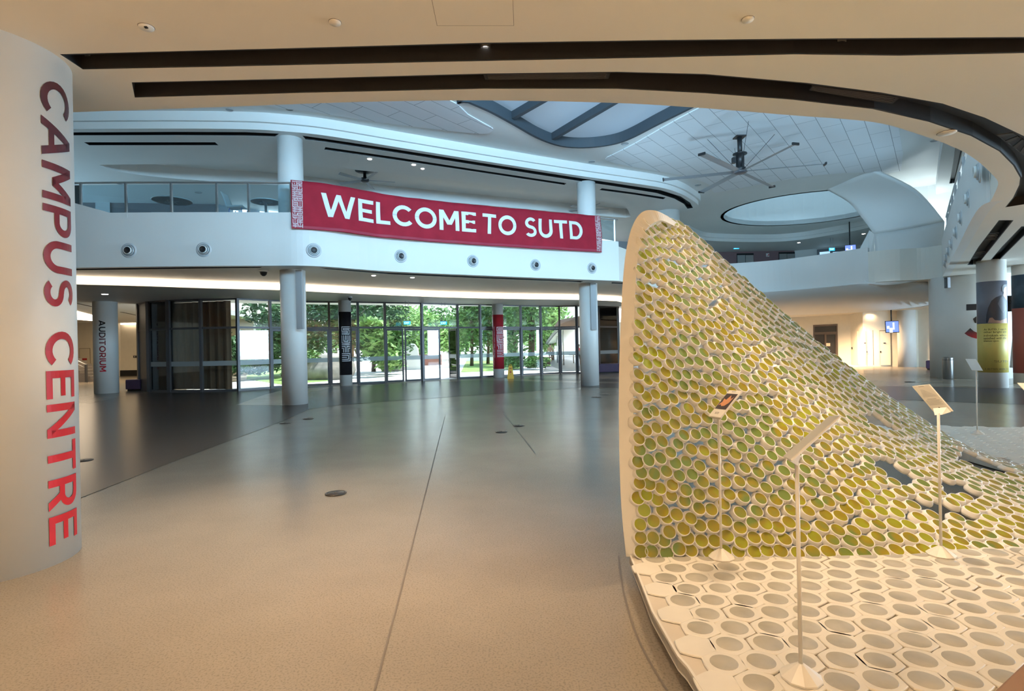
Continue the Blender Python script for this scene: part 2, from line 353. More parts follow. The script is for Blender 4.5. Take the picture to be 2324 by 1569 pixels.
# skylight
skt = thing('skylight', 'curved skylight with dark frame and pale glass panels in the atrium ceiling', 'skylight', (2, 15, ZC))
skc = sum(onpl(SKs), Vector())/len(SKs); SKi = [skc+(p-skc)*.992 for p in onpl(SKs)]
mb = MB(); mb.wall(SKi+[SKi[0]], ZC-.03, ZC+.35, -.10 if sum(a.x*b.y-b.x*a.y for a, b in zip(SKi, SKi[1:]+SKi[:1])) < 0 else .10); mb.build('frame', mat('skylight frame grey', (.05, .065, .08), .7), skt)
M['skypanel'] = mat('pale skylight panel', (.40, .46, .52), .35, emit=(.45, .66, .88), es=.11)
mb = MB(); mb.poly([onpl(SKs)], ZC+.3, ZC+.33); mb.build('glass_panel', M['skypanel'], skt)
for a, b in [((1160, 272), (1260, 215)), ((1246, 322), (1470, 190))]:
    p, q = P(*a, z=ZC+.1), P(*b, z=ZC+.1); d = (q-p).normalized(); mb = MB(); n = Vector((-d.y, d.x, 0))*.07
    mb.poly([[p-n, q-n, q+n, p+n]], ZC+.08, ZC+.3); mb.build('glazing_bar', bpy.data.materials['skylight frame grey'], skt)
# columns
def column(name, label, x, y, r, z0=0, z1=ZS+.02):
    mb = MB(); mb.lathe((x, y, 0), [(r, z0), (r, z1)], 48); o = mb.build(name, M['col']); return tag(o, label, 'column')
C_near = (-4.03, 4.22, .53); C_aud = (-16.5, 22.2, .42); C_A = (-6.42, 16.1, .355); C_B = (2.98, 21.1, .355); C_post = (14.95, 17.0, .36)
column('column', 'thick white column at the left edge with large red vertical lettering', *C_near)
column('column', 'white column with small vertical lettering beside the glass wall end', *C_aud)
column('column', 'white column left of the black wrapped column, in front of the glass wall', *C_A)
column('column', 'white column between the red wrapped column and the tall mesh sculpture', *C_B)
column('column', 'thick white column rising behind the peak of the cell sculpture', 7.5, 26.0, .58, 0, Z3+.02)
column('column', 'white column under the left end of the banner on the upper floor', *C_A, ZF, Z3+.02)
column('column', 'white column on the upper floor behind the right end of the banner', *C_B, ZF, Z3+.02)
# ------------------------------------------------------------------ lower ceiling with cove light behind the balcony
ZL = 3.70
LCp = [P(x, y, ZL) for x, y in [(-200, 640), (0, 642), (174, 646), (330, 650), (480, 655), (620, 658.5), (700, 662), (850, 669), (1014, 675.5), (1160, 679), (1313, 681), (1400, 684)]]
LC = smooth(onpl(LCp), 5); LC.append(Vector((7.0, 31.0, 0)))
mb = MB(); mb.poly([LC + [Vector((7.2, 33.4, 0)), Vector((4.2, 31.25, 0)), Vector((-8, 26.05, 0)), Vector((-12.6, 23.65, 0)), Vector((-15.6, 25.05, 0)), Vector((-17, 38.4, 0)), Vector((-31.9, 38.4, 0)), Vector((-31.9, 14, 0))]], ZL, ZS-.003); struct(mb.build('ceiling_lower', M['white']))
mb = MB(); mb.wall([p for p in LC], ZL+.04, ZS-.02, .02)
cl = mb.build('cove_light', M['warmlight']); cl.location = (0.02, -.03, 0)
tag(cl, 'long glowing warm cove light strip under the balcony ceiling', 'light strip')
# ------------------------------------------------------------------ curved glass wall with doors
GP = [(318, 886.5), (341, 889.5), (386, 890.5), (459, 890), (542, 888), (616, 882.5), (683, 878), (750, 875), (815, 872.5), (876, 869.5), (960, 865.3), (1041, 860.3), (1092, 858), (1140, 855.5), (1184, 853), (1229, 851), (1272, 849), (1311, 848.5), (1360, 846), (1405, 843)]
G = [Vector((p.x, p.y, 0)) for p in (P(x, y, 0) for x, y in GP)]
ZT, ZD = ZL-.0, 2.56
win = struct(thing('window_1', None, None, G[8]))
def bar(a, b, z0, z1, wd, name, parent, m='darkmetal', mats=None):
    t = (b-a).normalized(); n = Vector((-t.y, t.x, 0))*wd/2
    mb = MB(); mb.poly([[a-n, b-n, b+n, a+n]], z0, z1); return mb.build(name, mats or M[m], parent)
def post(c, t, w_, d_, z0, z1, name, parent, m='darkmetal'):
    n = Vector((-t.y, t.x, 0)); mb = MB(); h = t*w_/2; k = n*d_/2
    mb.poly([[c-h-k, c+h-k, c+h+k, c-h+k]], z0, z1); return mb.build(name, M[m], parent)
door_n = 0
def leaf(a, b, glass, hinge_end):
    """one framed glass door leaf from a to b"""
    global door_n
    door_n += 1
    d = struct(thing('door_%d' % door_n, None, None, (a+b)/2)); t = (b-a).normalized(); L = (b-a).length
    a2, b2 = a+t*.03, b-t*.03
    mb = MB(); n = Vector((-t.y, t.x, 0))*.022; s = .07
    for p, q, z0, z1 in ((a2, b2, .02, .10), (a2, b2, ZD-.16, ZD-.07), (a2, a2+t*s, .10, ZD-.16), (b2-t*s, b2, .10, ZD-.16)):
        mb.poly([[p-n, q-n, q+n, p+n]], z0, z1)
    mb.build('frame', M['darkmetal'], d)
    bar(a2+t*s, b2-t*s, .10, ZD-.16, .008, 'pane', d, glass)
    bar(a2+t*s, b2-t*s, 1.03, 1.22, .012, 'frosted_band', d, 'frost')
    h = (a2+t*.035) if hinge_end else (b2-t*.035); nn = Vector((t.y, -t.x, 0)); 
    if nn.y > 0: nn = -nn
    mb = MB(); mb.tube([Vector((h.x, h.y, .75))+nn*.07, Vector((h.x, h.y, 1.35))+nn*.07], .014, 6)
    for z in (.8, 1.3): mb.tube([Vector((h.x, h.y, z)), Vector((h.x, h.y, z))+nn*.07], .01, 6)
    mb.build('handle', M['chrome'], d)
kinds = ['solid', 'fixed', 'fixed', 'fixed', 'fixed', 'door', 'door', 'door', 'fixed', 'double', 'open', 'fixed', 'door', 'door', 'door', 'door', 'door', 'dark', 'dark']
for i, k in enumerate(kinds):
    a, b = G[i], G[i+1]; t = (b-a).normalized()
    post(a, t, .09 if i > 2 else .16, .16, 0, ZT, 'mullion', win)
    bar(a, b, ZD-.06, ZD+.02, .10, 'transom', win); bar(a, b, ZT-.05, ZT, .10, 'head_rail', win)
    if k == 'solid': bar(a, b, 0, ZT, .06, 'dark_panel', win); continue
    bar(a, b, ZD+.02, ZT-.05, .010, 'upper_pane', win, 'glass')
    if k in ('fixed', 'dark'):
        bar(a, b, .08, ZD-.06, .010, 'lower_pane', win, 'glass'); bar(a, b, 1.03, 1.22, .014, 'frosted_band', win, 'frost')
        bar(a, b, 0, .08, .09, 'sill_rail', win)
    elif k == 'door': leaf(a, b, 'glass', i in (13, 12))
    elif k == 'double':
        m_ = (a+b)/2; leaf(a, m_, 'glass', False); leaf(m_, b, 'glass', True)
    elif k == 'open':
        m_ = (a+b)/2; leaf(a, m_, 'glass', False)
        leaf(b - t*.05, b - t*.05 + (Vector((-t.y, t.x, 0))*.99 + t*.10)*(b-m_).length, 'glass', False)
post(G[-1], Vector((1, 0, 0)), .1, .16, 0, ZT, 'mullion', win)
# dark plant room behind the last bays
# ------------------------------------------------------------------ floor inlays
def inlay(pts, m, nm='trim_floor', z=.004, raw=False):
    L = [P(x, y, 0) for x, y in pts] if not raw else pts
    mb = MB(); mb.face(L, z); return struct(mb.build(nm, M[m]))
inlay([(-40, 1200), (183, 1131), (400, 1046), (640, 957), (700, 930), (763, 921), (888, 911), (1045, 900), (1140, 894), (1316, 880), (1420, 880.5), (1420, 871), (1316, 869.5), (1200, 866), (1093, 863.5), (960, 869), (876, 873.5), (815, 877), (750, 880), (700, 892), (620, 899), (594, 899), (640, 886), (616, 884), (542, 889.5), (459, 891.5), (386, 892), (341, 892), (273, 901), (180, 923), (-40, 960)], 'floordark')
inlay([(536, 920), (645, 921), (640, 886), (594, 899)], 'floorlight', z=.006)
inlay([(1200, 858), (1316, 860), (1440, 862), (1440, 867), (1316, 864.5), (1200, 862.5)], 'floordark')
inlay([(1600, 878), (2008, 877), (2150, 879), (2324, 882), (2700, 890), (2700, 930), (2324, 919), (2043, 908), (1600, 900)], 'floordark')
for a in ([(1010, 945), (958, 1150), (905, 1360), (850, 1569)], [(1143, 938), (1180, 985), (1215, 1030)]):
    L = [P(x, y, 0) for x, y in a]; n = Vector((.006, 0, 0)); mb = MB()
    mb.add([p+q+Vector((0, 0, .003)) for p in L for q in (-n, n)], [(2*i, 2*i+1, 2*i+3, 2*i+2) for i in range(len(L)-1)]); struct(mb.build('trim_joint', M['joint']))
L = smooth([P(x, y, 0) for x, y in [(1404, 1262), (1412, 1330), (1436, 1420), (1470, 1495), (1514, 1569)]], 4); n = Vector((.006, 0, 0)); mb = MB()
mb.add([p+q+Vector((0, 0, .003)) for p in L for q in (-n, n)], [(2*i, 2*i+1, 2*i+3, 2*i+2) for i in range(len(L)-1)]); struct(mb.build('trim_joint', M['joint']))
# floor boxes
M['cover'] = mat('bronze floor cover', (.10, .085, .075), .35, .6)
boxes = [(762, 1121, 'nearest round metal floor cover in the middle of the hall', .115), (1138, 981, 'left one of two small round floor covers beyond the centre', .11),
         (1178, 967, 'right one of two small round floor covers beyond the centre', .11), (647, 961, 'round floor cover left of two on the light floor edge', .12), (700, 951, 'round floor cover right of two on the light floor edge', .12),
         (1374, 896, 'far round floor cover in front of the right white column', .14), (1353, 902, 'far round floor cover left and nearer of two by the right column', .14), (190, 1046, 'round floor cover on dark floor beside the big lettered column', .12),
         (2065, 867.5, 'small round floor cover on the pale floor behind the sculpture', .16)]
for x, y, lb, r in boxes:
    p = P(x, y, 0); z = .0045
    o = thing('floor_cover', lb, 'floor cover', (p.x, p.y, z), 'round floor covers')
    mb = MB(); mb.lathe((p.x, p.y, z), [(r, 0), (r, .006), (r*.9, .008), (r*.86, .004), (0, .004)], 32); mb.build('rim', M['cover'], o)
    mb = MB(); mb.lathe((p.x, p.y, z), [(r*.8, .0045), (r*.78, .009), (.0, .009)], 32); mb.lathe((p.x, p.y, z), [(r*.15, .0095), (r*.1, .014), (0, .014)], 12); mb.build('lid', M['cover'], o)
# ------------------------------------------------------------------ wrapped columns
def logo_boxes():
    """maze-like S U T D in nested strokes, unit cell 10 wide; list of (x0,y0,x1,y1)"""
    out = []; 
    def path(pts, w=.9):
        for (a, b), (c, d) in zip(pts[:-1], pts[1:]):
            out.append((min(a, c)-w/2, min(b, d)-w/2, max(a, c)+w/2, max(b, d)+w/2))
    # S
    y = 33
    path([(10, y+9), (0, y+9), (0, y+3.5), (7, y+3.5), (7, y+1.6), (0, y+1.6)]); path([(10, y+7), (2, y+7), (2, y+5.3), (9.4, y+5.3), (9.4, y), (0, y)])
    # U
    y = 22
    path([(0, y+9), (0, y), (10, y), (10, y+9)]); path([(2.4, y+9), (2.4, y+2.2), (7.6, y+2.2), (7.6, y+9)]); path([(5, y+9), (5, y+4.4)])
    # T
    y = 11
    path([(0, y+9), (10, y+9)]); path([(0, y+6.8), (4, y+6.8), (4, y)]); path([(10, y+6.8), (6, y+6.8), (6, y)]); path([(0, y+4.6), (1.8, y+4.6), (1.8, y)]); path([(10, y+4.6), (8.2, y+4.6), (8.2, y)])
    # D
    y = 0
    path([(0, y+9), (10, y+9), (10, y), (0, y)]); path([(0, y+6.9), (7.8, y+6.9), (7.8, y+2.1), (0, y+2.1)]); path([(0, y+4.5), (5.4, y+4.5)])
    return out
def on_cyl(c, r, a, z, off=.004): return Vector((c[0]+(r+off)*math.cos(a), c[1]+(r+off)*math.sin(a), z))
def cyl_angle(c, r, px_, py_):
    d = ray(px_, py_); dx, dy = d.x, d.y; A = dx*dx+dy*dy; B = -2*(dx*c[0]+dy*c[1]); C = c[0]**2+c[1]**2-r*r; D = B*B-4*A*C
    t = (-B-math.sqrt(max(D, 0)))/(2*A)
    return math.atan2(dy*t-c[1], dx*t-c[0]), HC+d.z*t
def cyl_rects(mb, c, r, a0, z0, sx, sz, rects, off=.004, m=0):
    for x0, y0, x1, y1 in rects:
        n = max(1, int((x1-x0)*sx/r/.12)+1); v = []
        for i in range(n+1):
            a = a0+(x0+(x1-x0)*i/n)*sx/r
            v += [on_cyl(c, r, a, z0+y0*sz, off), on_cyl(c, r, a, z0+y1*sz, off)]
        mb.add(v, [(2*i, 2*i+2, 2*i+3, 2*i+1) for i in range(n)], m)
def text_mesh(txt, size=1.0, bold=.0, spacing=1.0, width=1.0):
    cu = bpy.data.curves.new('t', 'FONT'); cu.body = txt; cu.size = size; cu.offset = bold; cu.space_character = spacing; cu.resolution_u = 3
    o = bpy.data.objects.new('t', cu); scn.collection.objects.link(o)
    bpy.context.view_layer.update(); dg = bpy.context.evaluated_depsgraph_get(); me = o.evaluated_get(dg).to_mesh()
    bm = bmesh.new(); bm.from_mesh(me); o.evaluated_get(dg).to_mesh_clear()
    bpy.data.objects.remove(o); bpy.data.curves.remove(cu)
    return bm
def glyph(ch, w):
    """bold geometric capital, cap height 1, stroke w -> width, polygons"""
    q = []
    def rect(x0, y0, x1, y1): q.append([(x0, y0), (x1, y0), (x1, y1), (x0, y1)])
    def arc(cx, cy, rx, ry, a0, a1, wx=w, wy=w, n=20):
        for k in range(n):
            t0, t1 = math.radians(a0+(a1-a0)*k/n), math.radians(a0+(a1-a0)*(k+1)/n)
            q.append([(cx+rx*math.cos(t0), cy+ry*math.sin(t0)), (cx+rx*math.cos(t1), cy+ry*math.sin(t1)), (cx+(rx-wx)*math.cos(t1), cy+(ry-wy)*math.sin(t1)), (cx+(rx-wx)*math.cos(t0), cy+(ry-wy)*math.sin(t0))])
    def diag(x0, y0, x1, y1, ww): q.append([(x0-ww/2, y0), (x0+ww/2, y0), (x1+ww/2, y1), (x1-ww/2, y1)])
    d = w*1.12
    if ch == 'C': arc(.5, .5, .5, .51, 42, 318); return .88, q
    if ch == 'O': arc(.52, .5, .52, .51, 0, 360, n=32); return 1.04, q
    if ch == 'G': arc(.5, .5, .5, .51, 42, 350); rect(.5, .36, .95, .54); return .95, q
    if ch == 'A': diag(d/2, 0, .5, 1, d); diag(1-d/2, 0, .5, 1, d); rect(.25, .2, .75, .2+w*.85); return 1.0, q
    if ch == 'M': rect(0, 0, w, 1); rect(.96-w, 0, .96, 1); diag(.48, .28, w*.55, 1, d); diag(.48, .28, .96-w*.55, 1, d); return .96, q
    if ch == 'N': rect(0, 0, w, 1); rect(.86-w, 0, .86, 1); diag(.86-w*.6, 0, w*.6, 1, d); return .86, q
    if ch == 'W':
        e = w; diag(.36, 0, e/2, 1, e); diag(.36, 0, .68, 1, e*.9); diag(1.0, 0, .68, 1, e*.9); diag(1.0, 0, 1.36-e/2, 1, e); return 1.36, q
    if ch == 'V': diag(.46, 0, d/2, 1, d); diag(.46, 0, .92-d/2, 1, d); return .92, q
    if ch == 'L': rect(0, 0, w, 1); rect(w, 0, .64, w*.9); return .64, q
    if ch == 'E': rect(0, 0, w, 1); rect(w, 0, .72, w*.88); rect(w, .5-w*.42, .66, .5+w*.42); rect(w, 1-w*.88, .72, 1); return .72, q
    if ch == 'F': rect(0, 0, w, 1); rect(w, .46-w*.42, .64, .46+w*.42); rect(w, 1-w*.88, .70, 1); return .70, q
    if ch == 'I': rect(0, 0, w, 1); return w, q
    if ch == 'H': rect(0, 0, w, 1); rect(.84-w, 0, .84, 1); rect(w, .5-w*.42, .84-w, .5+w*.42); return .84, q
    if ch == 'T': rect(.40-w/2, 0, .40+w/2, 1-w*.88); rect(0, 1-w*.88, .80, 1); return .80, q
    if ch == 'Y': rect(.45-w/2, 0, .45+w/2, .42); diag(.45, .38, d/2, 1, d); diag(.45, .38, .9-d/2, 1, d); return .90, q
    if ch == 'B': rect(0, 0, w, 1); [ (rect(w, y-.0, .42, y+w*.85)) for y in (0, .5-w*.42, 1-w*.85)]; arc(.42, .73, .30, .27, -90, 90, w, w*.85, 12); arc(.42, .27, .34, .27, -90, 90, w, w*.85, 12); return .76, q
    if ch == 'X': diag(d/2, 0, .86-d/2, 1, d); diag(.86-d/2, 0, d/2, 1, d); return .86, q
    if ch == 'P' or ch == 'R':
        rect(0, 0, w, 1); rect(w, 1-w*.88, .42, 1); y = .66; ry = 1-y
        rect(w, 2*y-1, .42, 2*y-1+w*.88); arc(.42, y, .35, ry, -90, 90, w, w*.88, 16)
        if ch == 'R': diag(.78-d/2, 0, .42, .40, d); return .80, q
        return .77, q
    if ch == 'U': arc(.42, .42, .42, .43, 180, 360); rect(0, .42, w, 1); rect(.84-w, .42, .84, 1); return .84, q
    if ch == 'D': rect(0, 0, w, 1); rect(w, 0, .38, w*.88); rect(w, 1-w*.88, .38, 1); arc(.38, .5, .50, .5, -90, 90, w, w*.88, 20); return .88, q
    if ch == 'S':
        arc(.37, .72, .36, .29, 35, 270, w*.95, w*.88, 18); arc(.37, .72-.43-.0, .36, .30, -145, 90, w*.95, w*.88, 18); return .74, q
    if ch == 'J': rect(.5-w, .34, .5, 1); arc(.2, .34, .30, .35, 200, 360, w, w, 14); return .5, q
    if ch == '1': rect(.2, 0, .2+w, 1); diag(.05, .70, .3, 1, w); return .2+w, q
    return .36, []
def text_geo(txt, bold=.0, spacing=1.0, cut=None):
    bm = bmesh.new()
    if txt.upper() == txt:
        x = 0; w_ = .19 if bold >= .015 else .13
        for ch in txt:
            wd, polys = glyph(ch, w_)
            for pl in polys:
                ar = sum(pl[i-1][0]*pl[i][1]-pl[i][0]*pl[i-1][1] for i in range(4))
                vs2 = [bm.verts.new((x+a, b, 0)) for a, b in (pl if ar > 0 else pl[::-1])]; bm.faces.new(vs2)
            x += wd + .13*spacing
    else: bm.free(); bm = text_mesh(txt, 1.0, 0, spacing)
    bmesh.ops.triangulate(bm, faces=bm.faces)
    xs = [v.co.x for v in bm.verts]; ys = [v.co.y for v in bm.verts]; x0, x1, y0, y1 = min(xs), max(xs), min(ys), max(ys)
    if cut:
        for k in range(1, cut):
            x = x0+(x1-x0)*k/cut
            bmesh.ops.bisect_plane(bm, geom=bm.verts[:]+bm.edges[:]+bm.faces[:], plane_co=(x, 0, 0), plane_no=(1, 0, 0))
        for k in range(1, 8):
            y = y0+(y1-y0)*k/8
            bmesh.ops.bisect_plane(bm, geom=bm.verts[:]+bm.edges[:]+bm.faces[:], plane_co=(0, y, 0), plane_no=(0, 1, 0))
    bm.verts.index_update()
    v = [((q.co.x-x0)/(x1-x0), (q.co.y-y0)/(y1-y0)) for q in bm.verts]; f = [tuple(q.index for q in fc.verts) for fc in bm.faces]; bm.free()
    return v, f
def wrapped(name_lb, px0, px1, ybase, ytop, ywrap0, ywrap1, m, rect_px, logo_y, txt_a=None):
    base = P((px0+px1)/2, ybase-1, 0); c = (base.x, base.y+.2); r = (px1-px0)/2/F*c[1]/math.sqrt(1+(base.x/base.y)**2)
    o = thing('wrapped_column', name_lb, 'column', (c[0], c[1], 0))
    mb = MB(); mb.lathe((c[0], c[1], 0), [(r, 0), (r, ZL+.01)], 40); mb.build('shaft', M['col'], o)
    zb, zt = P(px0, ywrap1, Y=c[1]-r).z, P(px0, ywrap0, Y=c[1]-r).z
    mb = MB(); mb.lathe((c[0], c[1], 0), [(r+.004, zb), (r+.004, zt)], 40); wr = mb.build('printed_wrap', M[m], o)
    (aL, _), (aR, _) = cyl_angle(c, r, rect_px[0], 780), cyl_angle(c, r, rect_px[1], 780)
    z1 = P(px0, logo_y[0], Y=c[1]-r).z; z0 = P(px0, logo_y[1], Y=c[1]-r).z
    mb = MB(); cyl_rects(mb, c, r, aL, z0+.02, (aR-aL)*r/10, (z1-z0-.03)/43, logo_boxes(), .007); mb.build('maze_emblem', M['letter'], wr)
    return o, c, r, wr
hb = wrapped('column wrapped in black with a white maze emblem', 768, 797, 877, 674, 708, 852, 'blackwrap', (776.5, 793.5), (740, 821))
ib = wrapped('column wrapped in red with a white maze emblem', 1119.5, 1144.5, 858.5, 684, 714.5, 838, 'redwrap', (1128.5, 1142.5), (741, 811))
def cyl_text(txt, c, r, a_base, a_top, z_top, z_bot, name, m, parent, bold=.03, off=.004, spacing=1.0, cut=30, grad=False):
    v, f = text_geo(txt, bold, spacing, cut)
    mb = MB(); mb.add([on_cyl(c, r, a_base+(a_top-a_base)*y, z_top+(z_bot-z_top)*x, off) for x, y in v], f)
    return mb.build(name, m, parent)
def grad_mat(name, z0, c0, z1, c1):
    m = mat(name, c0, .4); n = m.node_tree.nodes; L = m.node_tree.links
    g = n.new('ShaderNodeNewGeometry'); s = n.new('ShaderNodeSeparateXYZ'); r = n.new('ShaderNodeMapRange'); r.inputs[1].default_value = z0; r.inputs[2].default_value = z1
    x = n.new('ShaderNodeMix'); x.data_type = 'RGBA'; x.inputs[6].default_value = (*c0, 1); x.inputs[7].default_value = (*c1, 1)
    L.new(g.outputs['Position'], s.inputs[0]); L.new(s.outputs[2], r.inputs[0]); L.new(r.outputs[0], x.inputs[0]); L.new(x.outputs[2], n['Principled BSDF'].inputs['Base Color']); return m
# printed gradient of the vinyl letters: dark maroon at the top, bright red at the bottom
near_col = [o for o in bpy.data.objects if o.name == 'column'][0]; aud_col = bpy.data.objects['column.001']
gm = grad_mat('maroon to red vinyl', .4, (.60, .02, .035), 3.3, (.055, .008, .014))
c, r = C_near[:2], C_near[2]
aB, _ = cyl_angle(c, r, 100, 700); aT, _ = cyl_angle(c, r, 164, 700)
_, zt = cyl_angle(c, r, 130, 190); _, zb = cyl_angle(c, r, 150, 1226)
cyl_text('CAMPUS CENTRE', c, r, aB, aT, zt, zb, 'vertical_lettering', gm, near_col, .022, spacing=1.06, cut=60)
gm2 = grad_mat('black to red vinyl', .9, (.55, .01, .03), 2.5, (.01, .008, .01))
c, r = C_aud[:2], C_aud[2]
aB, _ = cyl_angle(c, r, 225, 780); aT, _ = cyl_angle(c, r, 240, 780); _, zt = cyl_angle(c, r, 232, 727); _, zb = cyl_angle(c, r, 233, 844)
cyl_text('AUDITORIUM', c, r, aB, aT, zt, zb, 'vertical_lettering', gm2, aud_col, .018, spacing=1.06, cut=20)
aB, _ = cyl_angle(ib[1], ib[2], 1121.5, 780); aT, _ = cyl_angle(ib[1], ib[2], 1123.5, 780)
cyl_text('TECHNOLOGY AND DESIGN', ib[1], ib[2], aB, aT, P(1122, 741, Y=27.6).z, P(1122, 812, Y=27.6).z, 'small_lettering', M['letter'], ib[3], .01, off=.007, cut=4)
aB, _ = cyl_angle(hb[1], hb[2], 795.2, 780); aT, _ = cyl_angle(hb[1], hb[2], 796.4, 780)
cyl_text('SINGAPORE UNIVERSITY OF', hb[1], hb[2], aB, aT, P(796, 741, Y=23.7).z, P(796, 821, Y=23.7).z, 'small_lettering', M['letter'], hb[3], .01, off=.007, cut=4)
# ------------------------------------------------------------------ banner
bc = [hit(x, 500, LF)[0] for x in (661, 760, 860, 980, 1100, 1230, 1359)]
bc = smooth(onpl(bc), 10); bl = [0]
for a, b in zip(bc[:-1], bc[1:]): bl.append(bl[-1]+(b-a).length)
def along(u):
    d = u*bl[-1]
    for i in range(len(bl)-1):
        if d <= bl[i+1]+1e-9:
            t = (d-bl[i])/(bl[i+1]-bl[i]); p = bc[i].lerp(bc[i+1], t); tg = (bc[min(i+2, len(bc)-1)]-bc[max(i-1, 0)]).normalized(); return p, tg
    return bc[-1], (bc[-1]-bc[-2]).normalized()
bz1, bz0 = 6.27, 4.93
def ban(u, v, off=0.0):
    p, t = along(min(max(u, 0), 1)); n = Vector((t.y, -t.x, 0))
    wv = .018*math.sin(u*37+v*3)+.012*math.sin(u*90-v*5+1)+.02*math.sin(v*6+u*11)
    q = p + n*(.11+wv+off+.05*v); zt = bz1-.05*math.sin(PI*u)-.0; zb = bz0-.03*math.sin(PI*u)
    return Vector((q.x, q.y, zt+(zb-zt)*v))
def grid(fn, nu, nv, u0=0, u1=1, v0=0, v1=1):
    v = [fn(u0+(u1-u0)*i/nu, v0+(v1-v0)*j/nv) for j in range(nv+1) for i in range(nu+1)]
    return v, [(j*(nu+1)+i, (j+1)*(nu+1)+i, (j+1)*(nu+1)+i+1, j*(nu+1)+i+1) for j in range(nv) for i in range(nu)]
bn = thing('banner', 'long red welcome banner with white lettering hung on the balcony', 'banner', ban(.5, 1))
mb = MB(); v, f = grid(ban, 160, 12); mb.add(v, f, 0, True); cl = mb.build('cloth', M['red'], bn)
so = cl.modifiers.new('thick', 'SOLIDIFY'); so.thickness = .004; so.offset = 1
mb = MB(); v, f = grid(lambda u, v: ban(u, v, .006), 160, 2, 0, 1, .93, .985); mb.add(v, f, 0, True); mb.build('hem', mat('banner hem', (.33, .02, .05), .6), bn)
def banner_px(x, y):
    # lettering laid out in banner coordinates
    return (x, y)
for word, x0, x1 in (('WELCOME', 728, 1076), ('TO', 1091, 1167), ('SUTD', 1187, 1317)):
    def uu(x):
        p = hit(x, 500, bc)[0]; best = min(range(len(bc)), key=lambda i: (bc[i]-Vector((p.x, p.y, 0))).length)
        return (bl[best] + (Vector((p.x, p.y, 0))-bc[best]).dot((bc[min(best+1, len(bc)-1)]-bc[max(best-1, 0)]).normalized()))/bl[-1]
    ua, ub = uu(x0), uu(x1)
    v, f = text_geo(word, .02, 1.02, 14)
    mb = MB(); mb.add([ban(ua+(ub-ua)*x, .70-.50*y, .012) for x, y in v], f, 0, True); mb.build('lettering', M['letter'], bn)
rr = random.Random(3)
for (u0, u1) in ((.002, .029), (.978, .998)):
    mb = MB(); v, f = grid(lambda u, v: ban(u, v, .006), 6, 10, u0, u1, .01, .99); mb.add(v, f, 0, True)
    rows = 22
    for j in range(rows):
        v0 = .02+.96*j/rows; v1 = v0+.96/rows
        for k in range(2):
            a0 = u0+(u1-u0)*(.06+.47*k); a1 = a0+(u1-u0)*.40; st = (u1-u0)*.045; sv = .0075
            ty = rr.randrange(4)
            segs = [[(0, 0, 1, 0), (0, 0, 0, 1), (.3, .5, 1, .5)], [(0, 0, 1, 0), (1, 0, 1, 1), (0, .5, .7, .5)], [(0, 0, 0, 1), (1, 0, 1, 1), (.5, 0, .5, .7)], [(0, .5, 1, .5), (0, 0, 1, 0), (.5, .5, .5, 1)]][ty]
            for x0, y0, x1, y1 in segs:
                A0, A1 = a0+(a1-a0)*x0-st/2, a0+(a1-a0)*x1+st/2; B0, B1 = v0+(v1-v0)*y0*.8-sv/2, v0+(v1-v0)*y1*.8+sv/2
                mb.add([ban(A0, B0, .012), ban(A1, B0, .012), ban(A1, B1, .012), ban(A0, B1, .012)], [(0, 3, 2, 1)], 1)
    mb.build('maze_border', [mat('border red', (.30, .02, .04), .6), M['letter']], bn)
# ------------------------------------------------------------------ glass railing on the balcony
rl = thing('glass_railing', 'glass railing with steel posts and handrail on top of the far balcony', 'railing', (0, 15.5, ZP))
off = [p + Vector((0, .08, 0)) for p in LF]
mb = MB(); mb.tube([p + Vector((0, 0, 6.24)) for p in off], .028, 8); mb.build('handrail', M['chrome'], rl)
pxs = [60, 185, 287, 390, 493, 565, 661, 760, 860, 960, 1060, 1160, 1260, 1355, 1394]
pp = [hit(x, 500, off)[0] for x in pxs]
for i, p in enumerate(pp):
    mb = MB(); mb.box((p.x, p.y, (ZP+6.22)/2), (.022, .03, (6.22-ZP)/2)); mb.build('post', M['chrome'], rl)
    if i:
        q = pp[i-1]; a = Vector((q.x, q.y, 0)); b = Vector((p.x, p.y, 0)); t = (b-a).normalized()*.04
        bar(a+t, b-t, ZP+.01, 6.18, .012, 'glass_panel', rl, 'bluerail')
# sloping parapet at the left end
a = hit(60, 500, LF)[0]; b = hit(290, 500, LF)[0]; L_ = [Vector((a.x, a.y, 0)).lerp(Vector((b.x, b.y, 0)), t/6)+Vector((0, -.02, 0)) for t in range(7)]
zz = [HC+(P(x, 0, Y=1).z*0) for x in range(7)]
def zsl(i):
    x = 60+(290-60)*i/6; y = 494-(290-x)*34/122
    return P(x, y, Y=L_[i].y).z
mb = MB(); mb.wall(L_, ZP-.02, zsl, .15); struct(mb.build('wall_sloping_parapet', M['white']))
# round fascia lights
M['ringw'] = mat('pale grey ring', (.58, .60, .62), .4)
def round_light(p, n, r, label, group):
    o = thing('wall_spotlight', label, 'spotlight', p, group)
    q = n.to_track_quat('Z', 'Y').to_matrix()
    mb = MB(); mb.lathe(p, [(r, 0), (r, .012), (r*.86, .03), (r*.78, .03), (r*.74, .012)], 32, 0, True, q); mb.build('outer_ring', M['ringw'], o)
    mb = MB(); mb.lathe(p, [(r*.74, .008), (r*.70, .05), (r*.60, .06), (r*.55, .03), (r*.40, .02)], 32, 0, True, q); mb.build('inner_ring', mat('spotlight ring grey', (.45, .48, .50), .4, .3) if 'spotlight ring grey' not in bpy.data.materials else bpy.data.materials['spotlight ring grey'], o)
    mb = MB(); mb.lathe(p, [(r*.52, .015), (r*.50, .09), (r*.44, .10), (r*.42, .06)], 24, 0, True, q); lm = mb.build('lamp', M['white'], o)
    mb = MB(); mb.lathe(p, [(r*.43, .055), (r*.43, .088), (r*.36, .080), (0, .075)], 24, 0, True, q); mb.build('lens', M['blackmetal'], lm)
